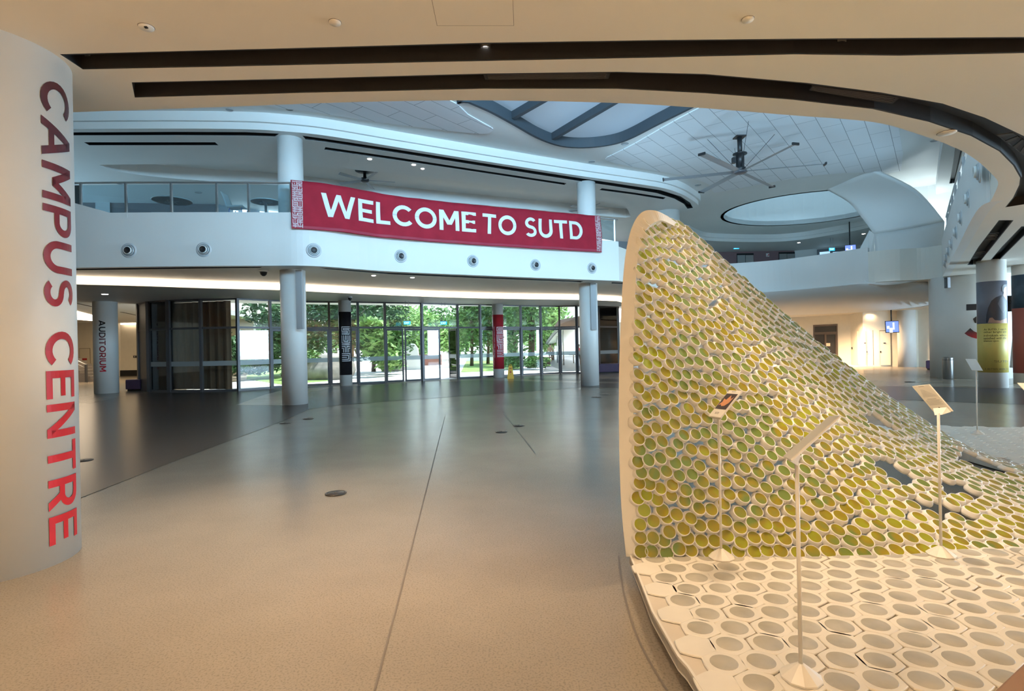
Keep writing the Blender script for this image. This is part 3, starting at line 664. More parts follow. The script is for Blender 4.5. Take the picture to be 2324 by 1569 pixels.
wh = ['leftmost of the row', 'second from the left in the row', 'third from the left, below the banner left end', 'fourth from the left, below the banner', 'fifth from the left, below the banner middle', 'sixth from the left, below the banner', 'rightmost of the row, below the banner right end']
for (x, y), lb in zip([(293, 569), (463, 567), (712, 569), (909, 582), (1073, 593), (1215, 602), (1343, 609)], wh):
    p, t, n = hit(x, y, LF); round_light(p, n, .205, 'round spotlight on the white balcony front, ' + lb, 'round spotlights in the balcony front')
wh = ['nearest the camera', 'second nearest', 'third nearest', 'fourth nearest', 'fifth nearest', 'third farthest', 'second farthest', 'farthest']
for (x, y), lb in zip([(2225, 389), (2201, 450), (2184, 494), (2172.5, 527), (2162, 552.5), (2155, 570), (2150, 585), (2147.5, 597)], wh):
    p, t, n = hit(x, y, [Vector((2.5, 1.7, 0))] + RE[6:] + [Vector((24, 31.1, 0))])
    n = Vector((-.80, .58, 0)) ; round_light(p, n.normalized(), .20, 'round spotlight on the right balcony front seen from the side, ' + lb, 'round spotlights in the right balcony front')
# ------------------------------------------------------------------ exhibition platform
ZB = .15
def PZ(L, z=ZB): return [P(x, y, z) for x, y in L]
front = [Vector((.775, 3.74, 0)), Vector((.75, 3.33, 0)), Vector((.725, 2.95, 0)), Vector((.735, 2.52, 0)), Vector((.752, 2.44, 0)), Vector((.765, 2.25, 0))]
edge_n = 28
fe = [Vector((.80+.175*(i+.5*0)+.0875*0, 2.235, 0)) for i in range(26)]
fp_ = front + [Vector((.9, 2.22, 0)), Vector((5.6, 2.22, 0)), Vector((5.6, 3.76, 0))]
pf = thing('display_platform', 'low white tiled platform with grey inset discs at the foot of the cell sculpture', 'platform', (2.6, 3, 0))
mb = MB(); mb.poly([fp_], .095, .138); M['deck'] = mat('cream deck board', (.62, .56, .48), .55, var=.04); mb.build('deck', M['deck'], pf)
mb = MB(); mb.wall(front, .085, .152, .012); mb.build('edge_strip', mat('white edge strip', (.72, .68, .62), .5), pf)
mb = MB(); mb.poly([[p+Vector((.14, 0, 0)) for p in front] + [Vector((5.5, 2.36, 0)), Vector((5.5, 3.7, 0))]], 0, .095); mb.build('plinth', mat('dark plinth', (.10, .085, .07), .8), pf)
M['tile'] = mat('cream white tile', (.74, .70, .63), .45, var=.04, scale=5)
M['disc'] = mat('grey frosted disc', (.40, .38, .33), .28, var=.18, scale=6)
def rhex(c, a, b, rot, n=18, pw=4.5):
    v = []
    for k in range(n):
        t = 2*PI*k/n; h = math.cos(PI/6)/math.cos((t % (PI/3))-PI/6); h = h*.75+.25*.93
        x, y = a*h*math.cos(t), b*h*math.sin(t); v.append(Vector((c.x+x*math.cos(rot)-y*math.sin(rot), c.y+x*math.sin(rot)+y*math.cos(rot), c.z)))
    return v
tr = random.Random(11)
tiles = []
for r_ in range(10):
    y = 2.315+.150*r_
    for k in range(27):
        x = .84+.176*k+(.088 if r_ % 2 else 0)
        if x > 5.3: continue
        x += tr.uniform(-.008, .008); yy = y+tr.uniform(-.006, .006)-.0*k
        left = (k == 0) and not (r_ % 2)
        tiles.append((x, yy, left or tr.random() < .015, tr.uniform(.060, .068), r_))
def tile_geo(mb, x, y, z=ZB, base=.009, a=.1055, b=.1005):
    c = Vector((x, y, z)); top = rhex(c, a-.006, b-.006, PI/6); mid = rhex(c-Vector((0, 0, .003)), a-.002, b-.002, PI/6); bot = rhex(c-Vector((0, 0, base)), a-.001, b-.001, PI/6); n = len(top)
    f = [tuple(range(n))] + [(i, n+i, n+(i+1) % n, (i+1) % n)[::1] for i in range(n)] + [(n+i, 2*n+i, 2*n+(i+1) % n, n+(i+1) % n) for i in range(n)]
    mb.add(top+mid+bot, f)
def disc_geo(mb, x, y, r, z=ZB, m=0):
    mb.lathe((x, y, z), [(r, -.001), (r, .0008), (r*.985, .0012), (0, .0012)], 24, m)
tiles.sort(key=lambda t: (t[0]**2 + t[1]**2))
vis = [t for t in tiles if t[0] < t[1]*.97]
oth = [t for t in tiles if t not in vis]
vis, oth = vis[:100], vis[100:]+oth
for x, y, blank, r, r_ in vis:
    mb = MB(); tile_geo(mb, x, y); o = mb.build('tile', M['tile'], pf)
    if not blank: mb = MB(); disc_geo(mb, x, y, r); mb.build('inset_disc', M['disc'], o)
mb = MB()
for x, y, blank, r, r_ in oth:
    tile_geo(mb, x, y)
    if not blank: disc_geo(mb, x, y, r, m=1)
tag(mb.build('tile_field', [M['tile'], M['disc']], pf), kind='stuff')
# rear platform beyond the sculpture
rear = PZ([(1880, 968), (2000, 968), (2150, 968.5), (2324, 971), (2700, 983), (2900, 1100), (2324, 1064), (2200, 1030), (2080, 1006), (1990, 990)], .12)
rp = thing('display_platform', 'far white tiled platform behind the sculpture around a thin sign stand', 'platform', (8, 7.5, 0))
mb = MB(); mb.poly([rear], .02, .12); mb.build('deck', M['deck'], rp)
mb = MB()
def inside(p, poly):
    c = False; n = len(poly)
    for i in range(n):
        a, b = poly[i], poly[(i+1) % n]
        if (a[1] > p[1]) != (b[1] > p[1]) and p[0] < (b[0]-a[0])*(p[1]-a[1])/(b[1]-a[1])+a[0]: c = not c
    return c
for r_ in range(60):
    for k in range(70):
        x = 2+.185*k+(.09 if r_ % 2 else 0); y = 4.5+.155*r_
        if inside((x, y), rear) and inside((x-.09, y), rear) and inside((x+.09, y), rear): tile_geo(mb, x, y, .132)
tag(mb.build('tile_field', M['tile'], rp), kind='stuff')
# ------------------------------------------------------------------ the cell sculpture
ctrl = [  # columns left to right, each bottom to ridge: (px, py, distance)
 [(1441, 1264, 3.74), (1434, 1060, 3.76), (1433, 850, 3.80), (1437, 650, 3.92), (1456, 500, 4.10)],
 [(1590, 1264, 3.72), (1570, 1075, 3.88), (1552, 880, 4.05), (1527, 690, 4.2), (1497, 490, 4.40)],
 [(1750, 1270, 3.68), (1725, 1100, 3.97), (1690, 920, 4.25), (1640, 750, 4.5), (1585, 543, 4.8)],
 [(1910, 1274, 3.66), (1890, 1120, 4.05), (1850, 975, 4.45), (1790, 830, 4.85), (1716, 664, 5.35)],
 [(2080, 1270, 3.66), (2060, 1150, 4.10), (2020, 1045, 4.60), (1955, 935, 5.15), (1872, 795, 5.75)],
 [(2240, 1258, 3.74), (2225, 1172, 4.18), (2185, 1092, 4.70), (2130, 1015, 5.4), (2058, 934, 6.1)],
 [(2420, 1246, 3.85), (2405, 1185, 4.25), (2375, 1128, 4.75), (2320, 1078, 5.2), (2240, 1038, 6.4)],
 [(2620, 1232, 3.95), (2610, 1190, 4.3), (2590, 1150, 4.8), (2550, 1120, 5.3), (2500, 1098, 5.9)]]
CG = [[P(x, y, Y=d) for x, y, d in c] for c in ctrl]
def cr1(a, b, c, d, t): return 0.5*((2*b) + (c-a)*t + (2*a-5*b+4*c-d)*t*t + (3*b-a-3*c+d)*t**3)
def cri(L, t):
    n = len(L)-1; t = min(max(t, 0), n-1e-6); i = int(t); f = t-i
    return cr1(L[max(i-1, 0)], L[i], L[i+1], L[min(i+2, n)], f)
def S(s, t): return cri([cri(c, t) for c in CG], s)
# arc-length tables of the columns
NS, NT = 140, 60
T_ = []
for i in range(NS+1):
    s = 7*i/NS; cols = [S(s, 4*j/NT) for j in range(NT+1)]; L = [0]
    for a, b in zip(cols[:-1], cols[1:]): L.append(L[-1]+(b-a).length)
    T_.append((s, cols, L))
def at_len(i, l):
    s, c, L = T_[i]
    if l > L[-1]: return None
    for j in range(NT):
        if l <= L[j+1]: return c[j].lerp(c[j+1], (l-L[j])/max(1e-9, L[j+1]-L[j]))
    return c[-1]
holes = [[(1976, 1052), (2013, 1052), (2043, 1065), (2074, 1098), (2059, 1101), (2025, 1095)], [(2114, 1080), (2135, 1086), (2190, 1104), (2215, 1129), (2150, 1120)],
         [(2074, 1140), (2135, 1138), (2166, 1160), (2196, 1178), (2150, 1178), (2114, 1175)], [(1964, 942), (1998, 950), (2035, 979), (2007, 983), (1967, 962)], [(2154, 1014), (2196, 1030), (2319, 1080), (2288, 1087), (2221, 1064), (2181, 1048)]]
def proj(p):
    x, y, z = p.x, p.y, p.z-HC; u, v = x/y*F, -z/y*F
    return CX + u*cr + v*sr, CY - u*sr + v*cr
import numpy as np
# the cells are packed evenly over the surface: centroidal packing on a dense sampling of it
GS, GT = 260, 110
SP = np.empty((GS+1, GT+1, 3)); SV = np.linspace(0, 7, GS+1)
for i in range(GS+1):
    for j in range(GT+1): SP[i, j] = S(7*i/GS, 4*j/GT)
du = np.gradient(SP, axis=0); dv = np.gradient(SP, axis=1); NRM = np.cross(du, dv); AR = np.linalg.norm(NRM, axis=2); NRM /= AR[..., None]+1e-12
DU = du/(np.linalg.norm(du, axis=2)[..., None]+1e-12)
AC = .0092+.0042*np.clip((SV-1.0)/3.5, 0, 1)
W_ = (AR/AC[:, None]).ravel(); PT = SP.reshape(-1, 3); NN = NRM.reshape(-1, 3); UU = DU.reshape(-1, 3); SS = np.repeat(SV, GT+1)
ok = (PT[:, 0]/PT[:, 1] < 1.06); W_, PT, NN, UU, SS = W_[ok], PT[ok], NN[ok], UU[ok], SS[ok]
NC = int(W_.sum()); rg = np.random.default_rng(4)
cen = PT[rg.choice(len(PT), NC, replace=False, p=W_/W_.sum())].copy()
def nearest(A, B):
    A, B = A.astype(np.float32), B.astype(np.float32); return np.argmin((B**2).sum(1)[None] - 2*(A @ B.T), axis=1)
sel = rg.choice(len(PT), min(len(PT), 16000), replace=False, p=W_/W_.sum())
SC = np.sqrt(.0092/(.0092+.0042*np.clip((SS[sel]-1.0)/3.5, 0, 1))); QP = PT[sel]; far = np.full(len(sel), 9.0); pick = [int(np.argmin(QP[:, 2]*3+QP[:, 0]))]
for it in range(NC-1):   # farthest point start, so that no two cells begin close together
    far = np.minimum(far, np.linalg.norm(QP-QP[pick[-1]], axis=1)*SC); pick.append(int(np.argmax(far)))
cen = QP[pick].copy()
for it in range(60):
    k = nearest(PT, cen); w_ = W_; sw = np.bincount(k, w_, NC)
    new = np.stack([np.bincount(k, w_*PT[:, a], NC) for a in range(3)], 1)/np.maximum(sw, 1e-9)[:, None]
    cen = np.where(sw[:, None] > 0, new, cen)
idx = nearest(cen, PT)
allc = []; sr_ = random.Random(5)
for i in idx:
    q, n, tu = Vector(PT[i]), Vector(NN[i]), Vector(UU[i])
    if n.dot(Vector((0, -1, .6))) < 0: n = -n
    x, y = proj(q)
    if any(inside((x, y), h) for h in holes): continue
    tv = n.cross(tu); tv = tv if tv.z > 0 else -tv
    n = (n + Vector((sr_.uniform(-.06, .06), sr_.uniform(-.06, .06), sr_.uniform(-.05, .06)))).normalized()
    allc.append([q, tu, tv, n, float(SS[i])])
def cell_geo(q, tu, tv, n, mb, ring=0, lens=None, mbl=None, R_=random.Random(1), s=0.0):
    k = math.sqrt((.0092+.0042*min(max((s-1)/3.5, 0), 1))/.0092)
    tu2 = (tu - n*tu.dot(n)).normalized(); tv2 = n.cross(tu2)
    if tv2.dot(tv) < 0: tv2 = -tv2
    N = 18; a, b = .062*k, .060*k; rot = R_.uniform(0, PI/3)
    n2 = (n+Vector((0, -.05, .55-.075*s))).normalized(); wa = tu2-n2*tu2.dot(n2); wa.normalize(); wb = n2.cross(wa); wb = wb if wb.dot(tv2) > 0 else -wb
    jx, jy = R_.uniform(-.003, .003), R_.uniform(-.002, .003); hh = .030
    def loop(sc, h, roundness, ox=0, oy=0, rad=None):
        v = []
        for i in range(N):
            t = 2*PI*i/N
            if rad is None:
                hx = math.cos(PI/6)/math.cos(((t+rot) % (PI/3))-PI/6); hx = hx*(1-roundness)+roundness
                v.append(q + tu2*(a*hx*sc*math.cos(t)+ox) + tv2*(b*hx*sc*math.sin(t)+oy) + n*h)
            else: v.append(q + tu2*ox + tv2*oy + n*.022 + n2*(h-.018) + wa*rad*math.cos(t) + wb*rad*math.sin(t))
        return v
    r = .0425*R_.uniform(.95, 1.04)*k**.7
    L = [loop(.95, -.012, .2), loop(1.0, .0, .25), loop(.96, .006, .5, jx*.4, jy*.4), loop(0, hh-.006, 1, jx, jy, r+.007), loop(0, hh, 1, jx, jy, r+.004), loop(0, hh, 1, jx, jy, r), loop(0, hh-.008, 1, jx, jy, r)]
    v = [p for l in L for p in l]; f = []
    for i in range(len(L)-1):
        for j in range(N): f.append((i*N+j, i*N+(j+1) % N, (i+1)*N+(j+1) % N, (i+1)*N+j))
    mb.add(v, f, ring, True)
    lp = loop(0, hh-.002, 1, jx, jy, r+.001); (mbl or mb).add(lp, [tuple(range(N))], lens if lens is not None else 0, False)
M['cell'] = mat('white cell plastic', (.80, .79, .76), .4, var=.03)
def lens_mat():
    m = bpy.data.materials.new('tinted translucent disc'); m.use_nodes = True; n = m.node_tree.nodes; L = m.node_tree.links; n.clear()
    o = n.new('ShaderNodeOutputMaterial'); g = n.new('ShaderNodeNewGeometry'); t = n.new('ShaderNodeTexNoise'); t.inputs['Scale'].default_value = 1.9; t.inputs['Detail'].default_value = 3; t.inputs['Roughness'].default_value = .8
    rp_ = n.new('ShaderNodeValToRGB'); k_ = rp_.color_ramp; k_.elements[0].position = .42; k_.elements[0].color = (.30, .42, .09, 1); k_.elements[1].position = .62; k_.elements[1].color = (.62, .66, .03, 1); e_ = k_.elements.new(.52); e_.color = (.58, .44, .03, 1)
    L.new(g.outputs['Position'], t.inputs[0]); L.new(t.outputs[0], rp_.inputs[0])
    d = n.new('ShaderNodeBsdfDiffuse'); tl = n.new('ShaderNodeBsdfTranslucent'); tp = n.new('ShaderNodeBsdfTransparent'); gl = n.new('ShaderNodeBsdfGlossy'); gl.inputs['Roughness'].default_value = .18
    for q in (d, tl): L.new(rp_.outputs[0], q.inputs[0])
    tp.inputs[0].default_value = (.80, .90, .42, 1)
    m1 = n.new('ShaderNodeMixShader'); m1.inputs[0].default_value = .45; L.new(d.outputs[0], m1.inputs[1]); L.new(tl.outputs[0], m1.inputs[2])
    m2 = n.new('ShaderNodeMixShader'); m2.inputs[0].default_value = .27; L.new(m1.outputs[0], m2.inputs[1]); L.new(tp.outputs[0], m2.inputs[2])
    fr = n.new('ShaderNodeFresnel'); fr.inputs[0].default_value = 1.45; m3 = n.new('ShaderNodeMixShader'); L.new(fr.outputs[0], m3.inputs[0]); L.new(m2.outputs[0], m3.inputs[1]); L.new(gl.outputs[0], m3.inputs[2])
    L.new(m3.outputs[0], o.inputs[0]); return m
M['lens'] = lens_mat()
sc_ = thing('cell_sculpture', 'tall curved sculpture of white cells with yellow green discs sweeping down to the platform', 'sculpture', (2, 4.2, 0))
allc.sort(key=lambda c: c[0].length*(1/(.15+abs(c[3].dot(-c[0].normalized())))**.5))
cr2 = random.Random(9)
for c in allc[:100]:
    mb = MB(); ml = MB(); cell_geo(*c[:4], mb, mbl=ml, R_=cr2, s=c[4]); o = mb.build('cell', M['cell'], sc_); ml.build('tinted_disc', M['lens'], o)
mb = MB()
for c in allc[100:]: cell_geo(*c[:4], mb, 0, 1, R_=cr2, s=c[4])
tag(mb.build('cell_field', [M['cell'], M['lens']], sc_), kind='stuff')
# rim along the left edge and over the peak
ro = [(1421, 1264, 3.73), (1410, 1150, 3.74), (1405, 1000, 3.76), (1405, 850, 3.79), (1410, 700, 3.86), (1417, 600, 3.95), (1427, 540, 4.02), (1440, 503, 4.07), (1457, 482, 4.10), (1478, 477, 4.13), (1503, 484, 4.2), (1540, 508, 4.55), (1585, 538, 4.92), (1640, 590, 5.25), (1720, 660, 5.75)]
ri = [(1452, 1264, 3.735), (1443, 1150, 3.745), (1438, 1000, 3.765), (1437, 850, 3.795), (1440, 700, 3.865), (1446, 600, 3.95), (1454, 552, 4.02), (1464, 526, 4.07), (1476, 511, 4.10), (1490, 503, 4.13), (1507, 502, 4.2), (1540, 519, 4.55), (1580, 546, 4.92), (1634, 599, 5.25), (1714, 670, 5.75)]
A = smooth([P(x, y, Y=d) for x, y, d in ro], 5); B = smooth([P(x, y, Y=d) for x, y, d in ri], 5)
mb = MB(); k_ = Vector((.015, .05, 0)); n = len(A)
v = A+B+[p+k_ for p in B]+[p+k_ for p in A]; f = []
for i in range(n-1):
    for j in range(4): f.append((j*n+i, j*n+i+1, ((j+1) % 4)*n+i+1, ((j+1) % 4)*n+i))
f += [(0, n, 2*n, 3*n), (n-1, 4*n-1, 3*n-1, 2*n-1)]
mb.add(v, f, 0, False); mb.build('rim', M['cell'], sc_, fix=True)
# supporting ribs seen through the gaps
# ------------------------------------------------------------------ sign stands
M['board'] = mat('white sign board', (.80, .77, .72), .35)
def art_mesh(o, BL, BR, TL, rects, m, off=.0075):
    ex, ey = BR-BL, TL-BL; n = ex.cross(ey).normalized()
    if n.dot(-BL + Vector((0, 0, HC))) < 0: n = -n
    mb = MB()
    for x0, y0, x1, y1 in rects:
        mb.add([BL+ex*a+ey*b+n*off for a, b in ((x0, y0), (x1, y0), (x1, y1), (x0, y1))], [(0, 1, 2, 3)])
    return mb.build('printed_panel', m, o)
def text_on(o, BL, BR, TL, txt, x0, y0, x1, y1, m, off=.0078, bold=.01):
    ex, ey = BR-BL, TL-BL; n = ex.cross(ey).normalized()
    if n.dot(-BL + Vector((0, 0, HC))) < 0: n = -n
    v, f = text_geo(txt, bold); mb = MB(); mb.add([BL+ex*(x0+(x1-x0)*a)+ey*(y0+(y1-y0)*b)+n*off for a, b in v], f); return mb.build('printed_text', m, o)
def stand(base_px, z0, top_px, corners, label, small=1.0, neck=True):
    """corners: BL, BR, TL pixels with distances"""
    b = P(*base_px, z=z0+.001); z0 += .001; o = thing('sign_stand', label, 'sign stand', (b.x, b.y, z0), None)
    ztop = P(*top_px, Y=b.y).z
    mb = MB(); R0 = .085*small; n = 10
    mb.lathe((b.x, b.y, z0), [(R0, 0), (R0, .008), (R0*.93, .012), (.012, .062*small)], n, 0, False); mb.build('base', M['board'], o)
    mb = MB(); mb.tube([(b.x, b.y, z0+.05*small), (b.x, b.y, ztop)], .0085, 10); mb.build('pole', M['cell'], o)
    BL, BR, TL = (P(x, y, Y=d) for x, y, d in corners); TR = BR+TL-BL
    nn = (BR-BL).cross(TL-BL).normalized()
    if nn.z < 0: nn = -nn
    mb = MB(); T = [q+nn*.006 for q in (BL, BR, TR, TL)]; U = [q-nn*.006 for q in (BL, BR, TR, TL)]
    mb.add(T+U, [(0, 1, 2, 3), (7, 6, 5, 4), (0, 4, 5, 1), (1, 5, 6, 2), (2, 6, 7, 3), (3, 7, 4, 0)]); bo = mb.build('board', M['board'], o, bevel=.004)
    lo = (BL+BR)/2; mb = MB(); tb = Vector((b.x, b.y, ztop)); e = (BR-BL).normalized()*.05
    mb.add([lo-e-nn*.008, lo+e-nn*.008, lo+e+(TL-BL)*.2-nn*.009, lo-e+(TL-BL)*.2-nn*.009, tb-e*.5-Vector((0, 0, .012)), tb+e*.5-Vector((0, 0, .012))], [(0, 1, 2, 3), (0, 4, 5, 1), (2, 5, 4, 3), (1, 5, 2), (0, 3, 4)]); mb.build('bracket', M['cell'], o)
    return o, bo, BL, BR, TL
M['print'] = mat('dark print', (.05, .05, .05), .5); M['printgrey'] = mat('grey print', (.42, .42, .42), .5)
M['photo_dark'] = mat('dark photo print', (.03, .02, .03), .35); M['photo_orange'] = mat('orange photo print', (.62, .28, .14), .4)
o, bo, BL, BR, TL = stand((1637, 1266), ZB, (1633, 948), [(1608, 946, 3.62), (1636, 950, 3.50), (1656, 887, 3.74)], 'sign stand with a dark photograph panel in front of the sculpture')
art_mesh(bo, BL, BR, TL, [(.06, .28, .94, .86)], M['photo_dark'])
ex, ey = BR-BL, TL-BL; n = ex.cross(ey).normalized(); n = n if n.dot(Vector((0, 0, HC))-BL) > 0 else -n
mb = MB(); pts = [(.12, .40), (.3, .44), (.42, .38), (.62, .40), (.80, .52), (.85, .74), (.70, .66), (.55, .80), (.42, .62), (.2, .66), (.26, .54)]
t_ = tessellate_polygon([[Vector((a, b, 0)) for a, b in pts]]); mb.add([BL+ex*a+ey*b+n*.009 for a, b in pts], t_); mb.build('photo_subject', M['photo_orange'], bo)
text_on(bo, BL, BR, TL, 'SUTD', .35, .10, .65, .17, M['print']); text_on(bo, BL, BR, TL, 'SUTD', .35, .92, .65, .96, M['print'])
o, bo, BL, BR, TL = stand((1818, 1538), ZB, (1813, 1050), [(1779, 1038, 2.42), (1796, 1046, 2.22), (1884, 946, 2.66)], 'nearest sign stand on the tiles, its panel seen almost edge on')
o, bo, BL, BR, TL = stand((2136, 1260), ZB, (2131, 938), [(2121, 937, 3.74), (2164, 934, 3.62), (2070, 877, 3.90)], 'sign stand with a printed diagram panel on the right side of the tiles')
dl = [(.10+.02*i, .60+.02*i, .88-.015*i*(i % 2), .606+.02*i) for i in range(13)]
dl = [(.15+.012*i, .56+.022*i, .95-.05*i*.8, .566+.022*i) for i in range(13)]
art_mesh(bo, BL, BR, TL, dl, M['printgrey']); art_mesh(bo, BL, BR, TL, [(.25, .47, .75, .485)]+[(.12, .26+.024*i, .88-(.1 if i in (2, 5) else 0), .268+.024*i) for i in range(8)], M['printgrey'])
text_on(bo, BL, BR, TL, 'SUTD', .35, .93, .65, .965, M['print']); mb = MB()
art_mesh(bo, BL, BR, TL, [(.46, .10, .54, .16), (.48, .16, .52, .18)], M['print'])
stand((2218, 985), .13, (2216, 840), [(2206, 841, 8.05), (2231, 842, 7.85), (2191, 815, 8.3)], 'far sign stand on the rear platform in front of the poster column')
stand((2352, 1262), ZB, (2352, 895), [(2330, 893, 3.62), (2380, 896, 3.5), (2308, 870, 3.75)], 'sign stand at the right edge of the picture, only its panel corner showing')
o = stand((2560, 2100), 0, (2560, 1640), [(2250, 1580, 1.02), (2500, 1700, .9), (2440, 1400, 1.25)], 'blurred brown panel corner at the bottom right corner')[0]
M['brownpanel'] = mat('brown pink panel', (.30, .20, .16), .6)
for ch in o.children: 
    if ch.name.startswith('board'): ch.data.materials[0] = M['brownpanel']
# ------------------------------------------------------------------ far right: stair ribbon, walls, lobby
def grid_px(rows, mb, m=0, sub_=4):
    """surface through rows of (px,py,distance); smooth in both directions"""
    R_ = [smooth([P(x, y, Y=d) for x, y, d in r], sub_) for r in rows]; n = len(R_[0])
    C_ = [smooth([r[i] for r in R_], sub_) for i in range(n)]; k = len(C_[0]); v = [C_[i][j] for j in range(k) for i in range(n)]
    mb.add(v, [(j*n+i, j*n+i+1, (j+1)*n+i+1, (j+1)*n+i) for j in range(k-1) for i in range(n-1)], m, True)
st = struct(thing('wall_stair_ribbon', None, None, (16, 22, 5)))
mb = MB(); grid_px([[(1963, 643, 22.9), (2010, 647, 22.6), (2070, 640, 22.3), (2128, 626, 22.4)], [(1985, 590, 22.9), (2035, 592, 22.5), (2090, 582, 22.2), (2140, 560, 22.2)], [(1984, 531, 23.0), (2040, 523, 22.6), (2090, 514, 22.3), (2144, 503, 22.0)]], mb)
o = mb.build('lower_band', M['white'], st, True); s_ = o.modifiers.new('t', 'SOLIDIFY'); s_.thickness = .12; s_.offset = 1
mb = MB(); grid_px([[(1984, 531, 23.0), (2040, 523, 22.6), (2090, 514, 22.3), (2144, 503, 22.0)], [(1958, 497, 23.3), (2015, 485, 22.7), (2065, 476, 22.2), (2112, 465, 21.8)], [(1925, 459, 23.8), (1980, 448, 22.9), (2025, 438, 22.2), (2065, 427, 21.6)], [(1868, 427, 24.4), (1905, 415, 23.4), (1945, 401, 22.4), (1977, 386, 21.7)]], mb)
o = mb.build('upper_band', M['white'], st, True); s_ = o.modifiers.new('t', 'SOLIDIFY'); s_.thickness = .12; s_.offset = 1
mb = MB(); mb.add([P(1949, 569, Y=23.2), P(1963, 643, Y=22.9), P(1985, 590, Y=22.95), P(1984, 531, Y=23.0), P(1973, 523, Y=23.2)], [(0, 1, 2, 3, 4)])
o = mb.build('landing_cheek', M['white'], st, True); s_ = o.modifiers.new('t', 'SOLIDIFY'); s_.thickness = .1; s_.offset = 1
mb = MB(); mb.wall([Vector(p) for p in [(15.95, 23.9, 0), (16.4, 24.0, 0), (17.6, 24.3, 0), (18.4, 24.0, 0), (18.9, 23.2, 0), (19.2, 22.6, 0)]], ZF-1.3, ZC+.02, .15); struct(mb.build('wall_stair_back', M['white']))
# lower fascia of the ground floor ceiling on the right (curved skirt)
ZG = 3.10
sk_top = [P(x, y, ZS) for x, y in [(1500, 668), (1620, 668), (1742, 661.5), (1868, 651.5), (1964, 642), (2060, 640), (2140, 640)]]
sk_bot = [P(x, y, ZG) for x, y in [(1500, 716), (1640, 716), (1790, 714), (1900, 710), (2000, 704), (2090, 694), (2166, 678)]]
sk_top = [FP[-1]+Vector((-2, .3, ZS)), FP[24].copy()] if False else sk_top
A = smooth(sk_top, 5); B = smooth(sk_bot, 5)
mb = MB(); v = A+B; n = len(A); mid = [a.lerp(b, .45)+Vector((0, 0, -.16)) for a, b in zip(A, B)]
mb.add(A+mid+B, [(i, i+1, n+i+1, n+i) for i in range(n-1)]+[(n+i, n+i+1, 2*n+i+1, 2*n+i) for i in range(n-1)], 0, True)
o = struct(mb.build('trim_curved_bulkhead', M['white'], None, True)); s_ = o.modifiers.new('t', 'SOLIDIFY'); s_.thickness = .04; s_.offset = -1
mb = MB(); mb.wall(onpl(B), ZG-.035, ZG+.01, .12); struct(mb.build('trim_bulkhead_gap', M['black']))
lowc = onpl(B); 
mb = MB(); mb.poly([[p+Vector((0, .12, 0)) for p in lowc] + [Vector((30, 21, 0)), Vector((30, 43.9, 0)), Vector((9.6, 43.9, 0)), Vector((8.3, 35, 0))]], ZG, ZG+.2); struct(mb.build('ceiling_right_corridor', M['cream']))
# back wall of the right corridor
BW = [Vector(p) for p in [(12, 36.5, 0), (17.6, 35.2, 0), (19.2, 33.6, 0), (20.2, 32.0, 0), (24.2, 30.0, 0), (26.5, 28.0, 0)]]
bwpx = [P(x, y, 0) for x, y in [(1600, 822), (1880, 828), (1932, 829), (1960, 832), (2085, 833), (2300, 838)]]
BW = onpl(bwpx); mb = MB(); mb.wall([Vector((5, 37, 0))]+BW, 0, ZG, .2); struct(mb.build('wall_right_back', M['cream']))
def on_wall(curve, x0, y0, x1, y1, name, m, parent=None, off=.02, th=.02, pull=True):
    a, t, n = hit(x0, y0, curve); b, _, _ = hit(x1, y1, curve); a2, b2 = a+n*off, b+n*off
    zt, zb = max(a.z, b.z), min(a.z, b.z); A0, B0 = Vector((a2.x, a2.y, 0)), Vector((b2.x, b2.y, 0)); mb = MB(); k = n*th
    mb.poly([[A0, B0, B0+k, A0+k]], zb, zt); return mb.build(name, m if not isinstance(m, str) else M[m], parent)
M['door'] = mat('cream painted door', (.76, .69, .56), .5); M['doorseam'] = mat('door seam', (.30, .25, .18), .6)
dk = struct(thing('door_glazed', None, None, (0, 0, 0)))
on_wall(BW, 1846, 738, 1903, 830, 'frame', mat('brown door frame', (.07, .05, .04), .4), dk)
on_wall(BW, 1850, 742, 1899, 753, 'fan_light', 'black', dk, .045); on_wall(BW, 1851, 760, 1873, 829, 'leaf', 'black', dk, .045); on_wall(BW, 1877, 760, 1898, 829, 'leaf', 'black', dk, .045)
on_wall(BW, 1877, 779, 1886, 786, 'notice', mat('cream notice', (.7, .6, .45), .6), dk, .07)
for i, (x0, x1, xs) in enumerate([(1946, 1984, [(1965, 1966)]), (1996, 2023, [])]):
    d = struct(thing('door_corridor_%d' % (i+1), None, None, (0, 0, 0)))
    on_wall(BW, x0, 751 if i == 0 else 750, x1, 829, 'frame', 'doorseam', d, .012); on_wall(BW, x0+.8, 752, x1-.8, 829, 'leaf', 'door', d, .02)
    on_wall(BW, (x0+x1)/2-4, 778, (x0+x1)/2+1, 780, 'name_plate', 'black', d, .05); 
    if i == 0: on_wall(BW, 1965, 752, 1965.7, 829, 'seam', 'doorseam', d, .045)
    on_wall(BW, (1967 if i == 0 else 1998), 797, (1969 if i == 0 else 2000), 801, 'handle', 'blackmetal', d, .05)
o = on_wall(BW, 1933.5, 788, 1935.5, 793, 'wall_switch', 'black'); tag(o, 'small dark call switch on the cream wall left of the double door', 'switch')
# columns of the right corridor
p = P(2062, 833, 0); mb = MB(); mb.lathe((p.x, p.y+.1, 0), [(.42, 0), (.42, ZG+.02)], 40); tag(mb.build('column', M['col']), 'white column in front of the cream corridor wall, left of the purple bench', 'column')
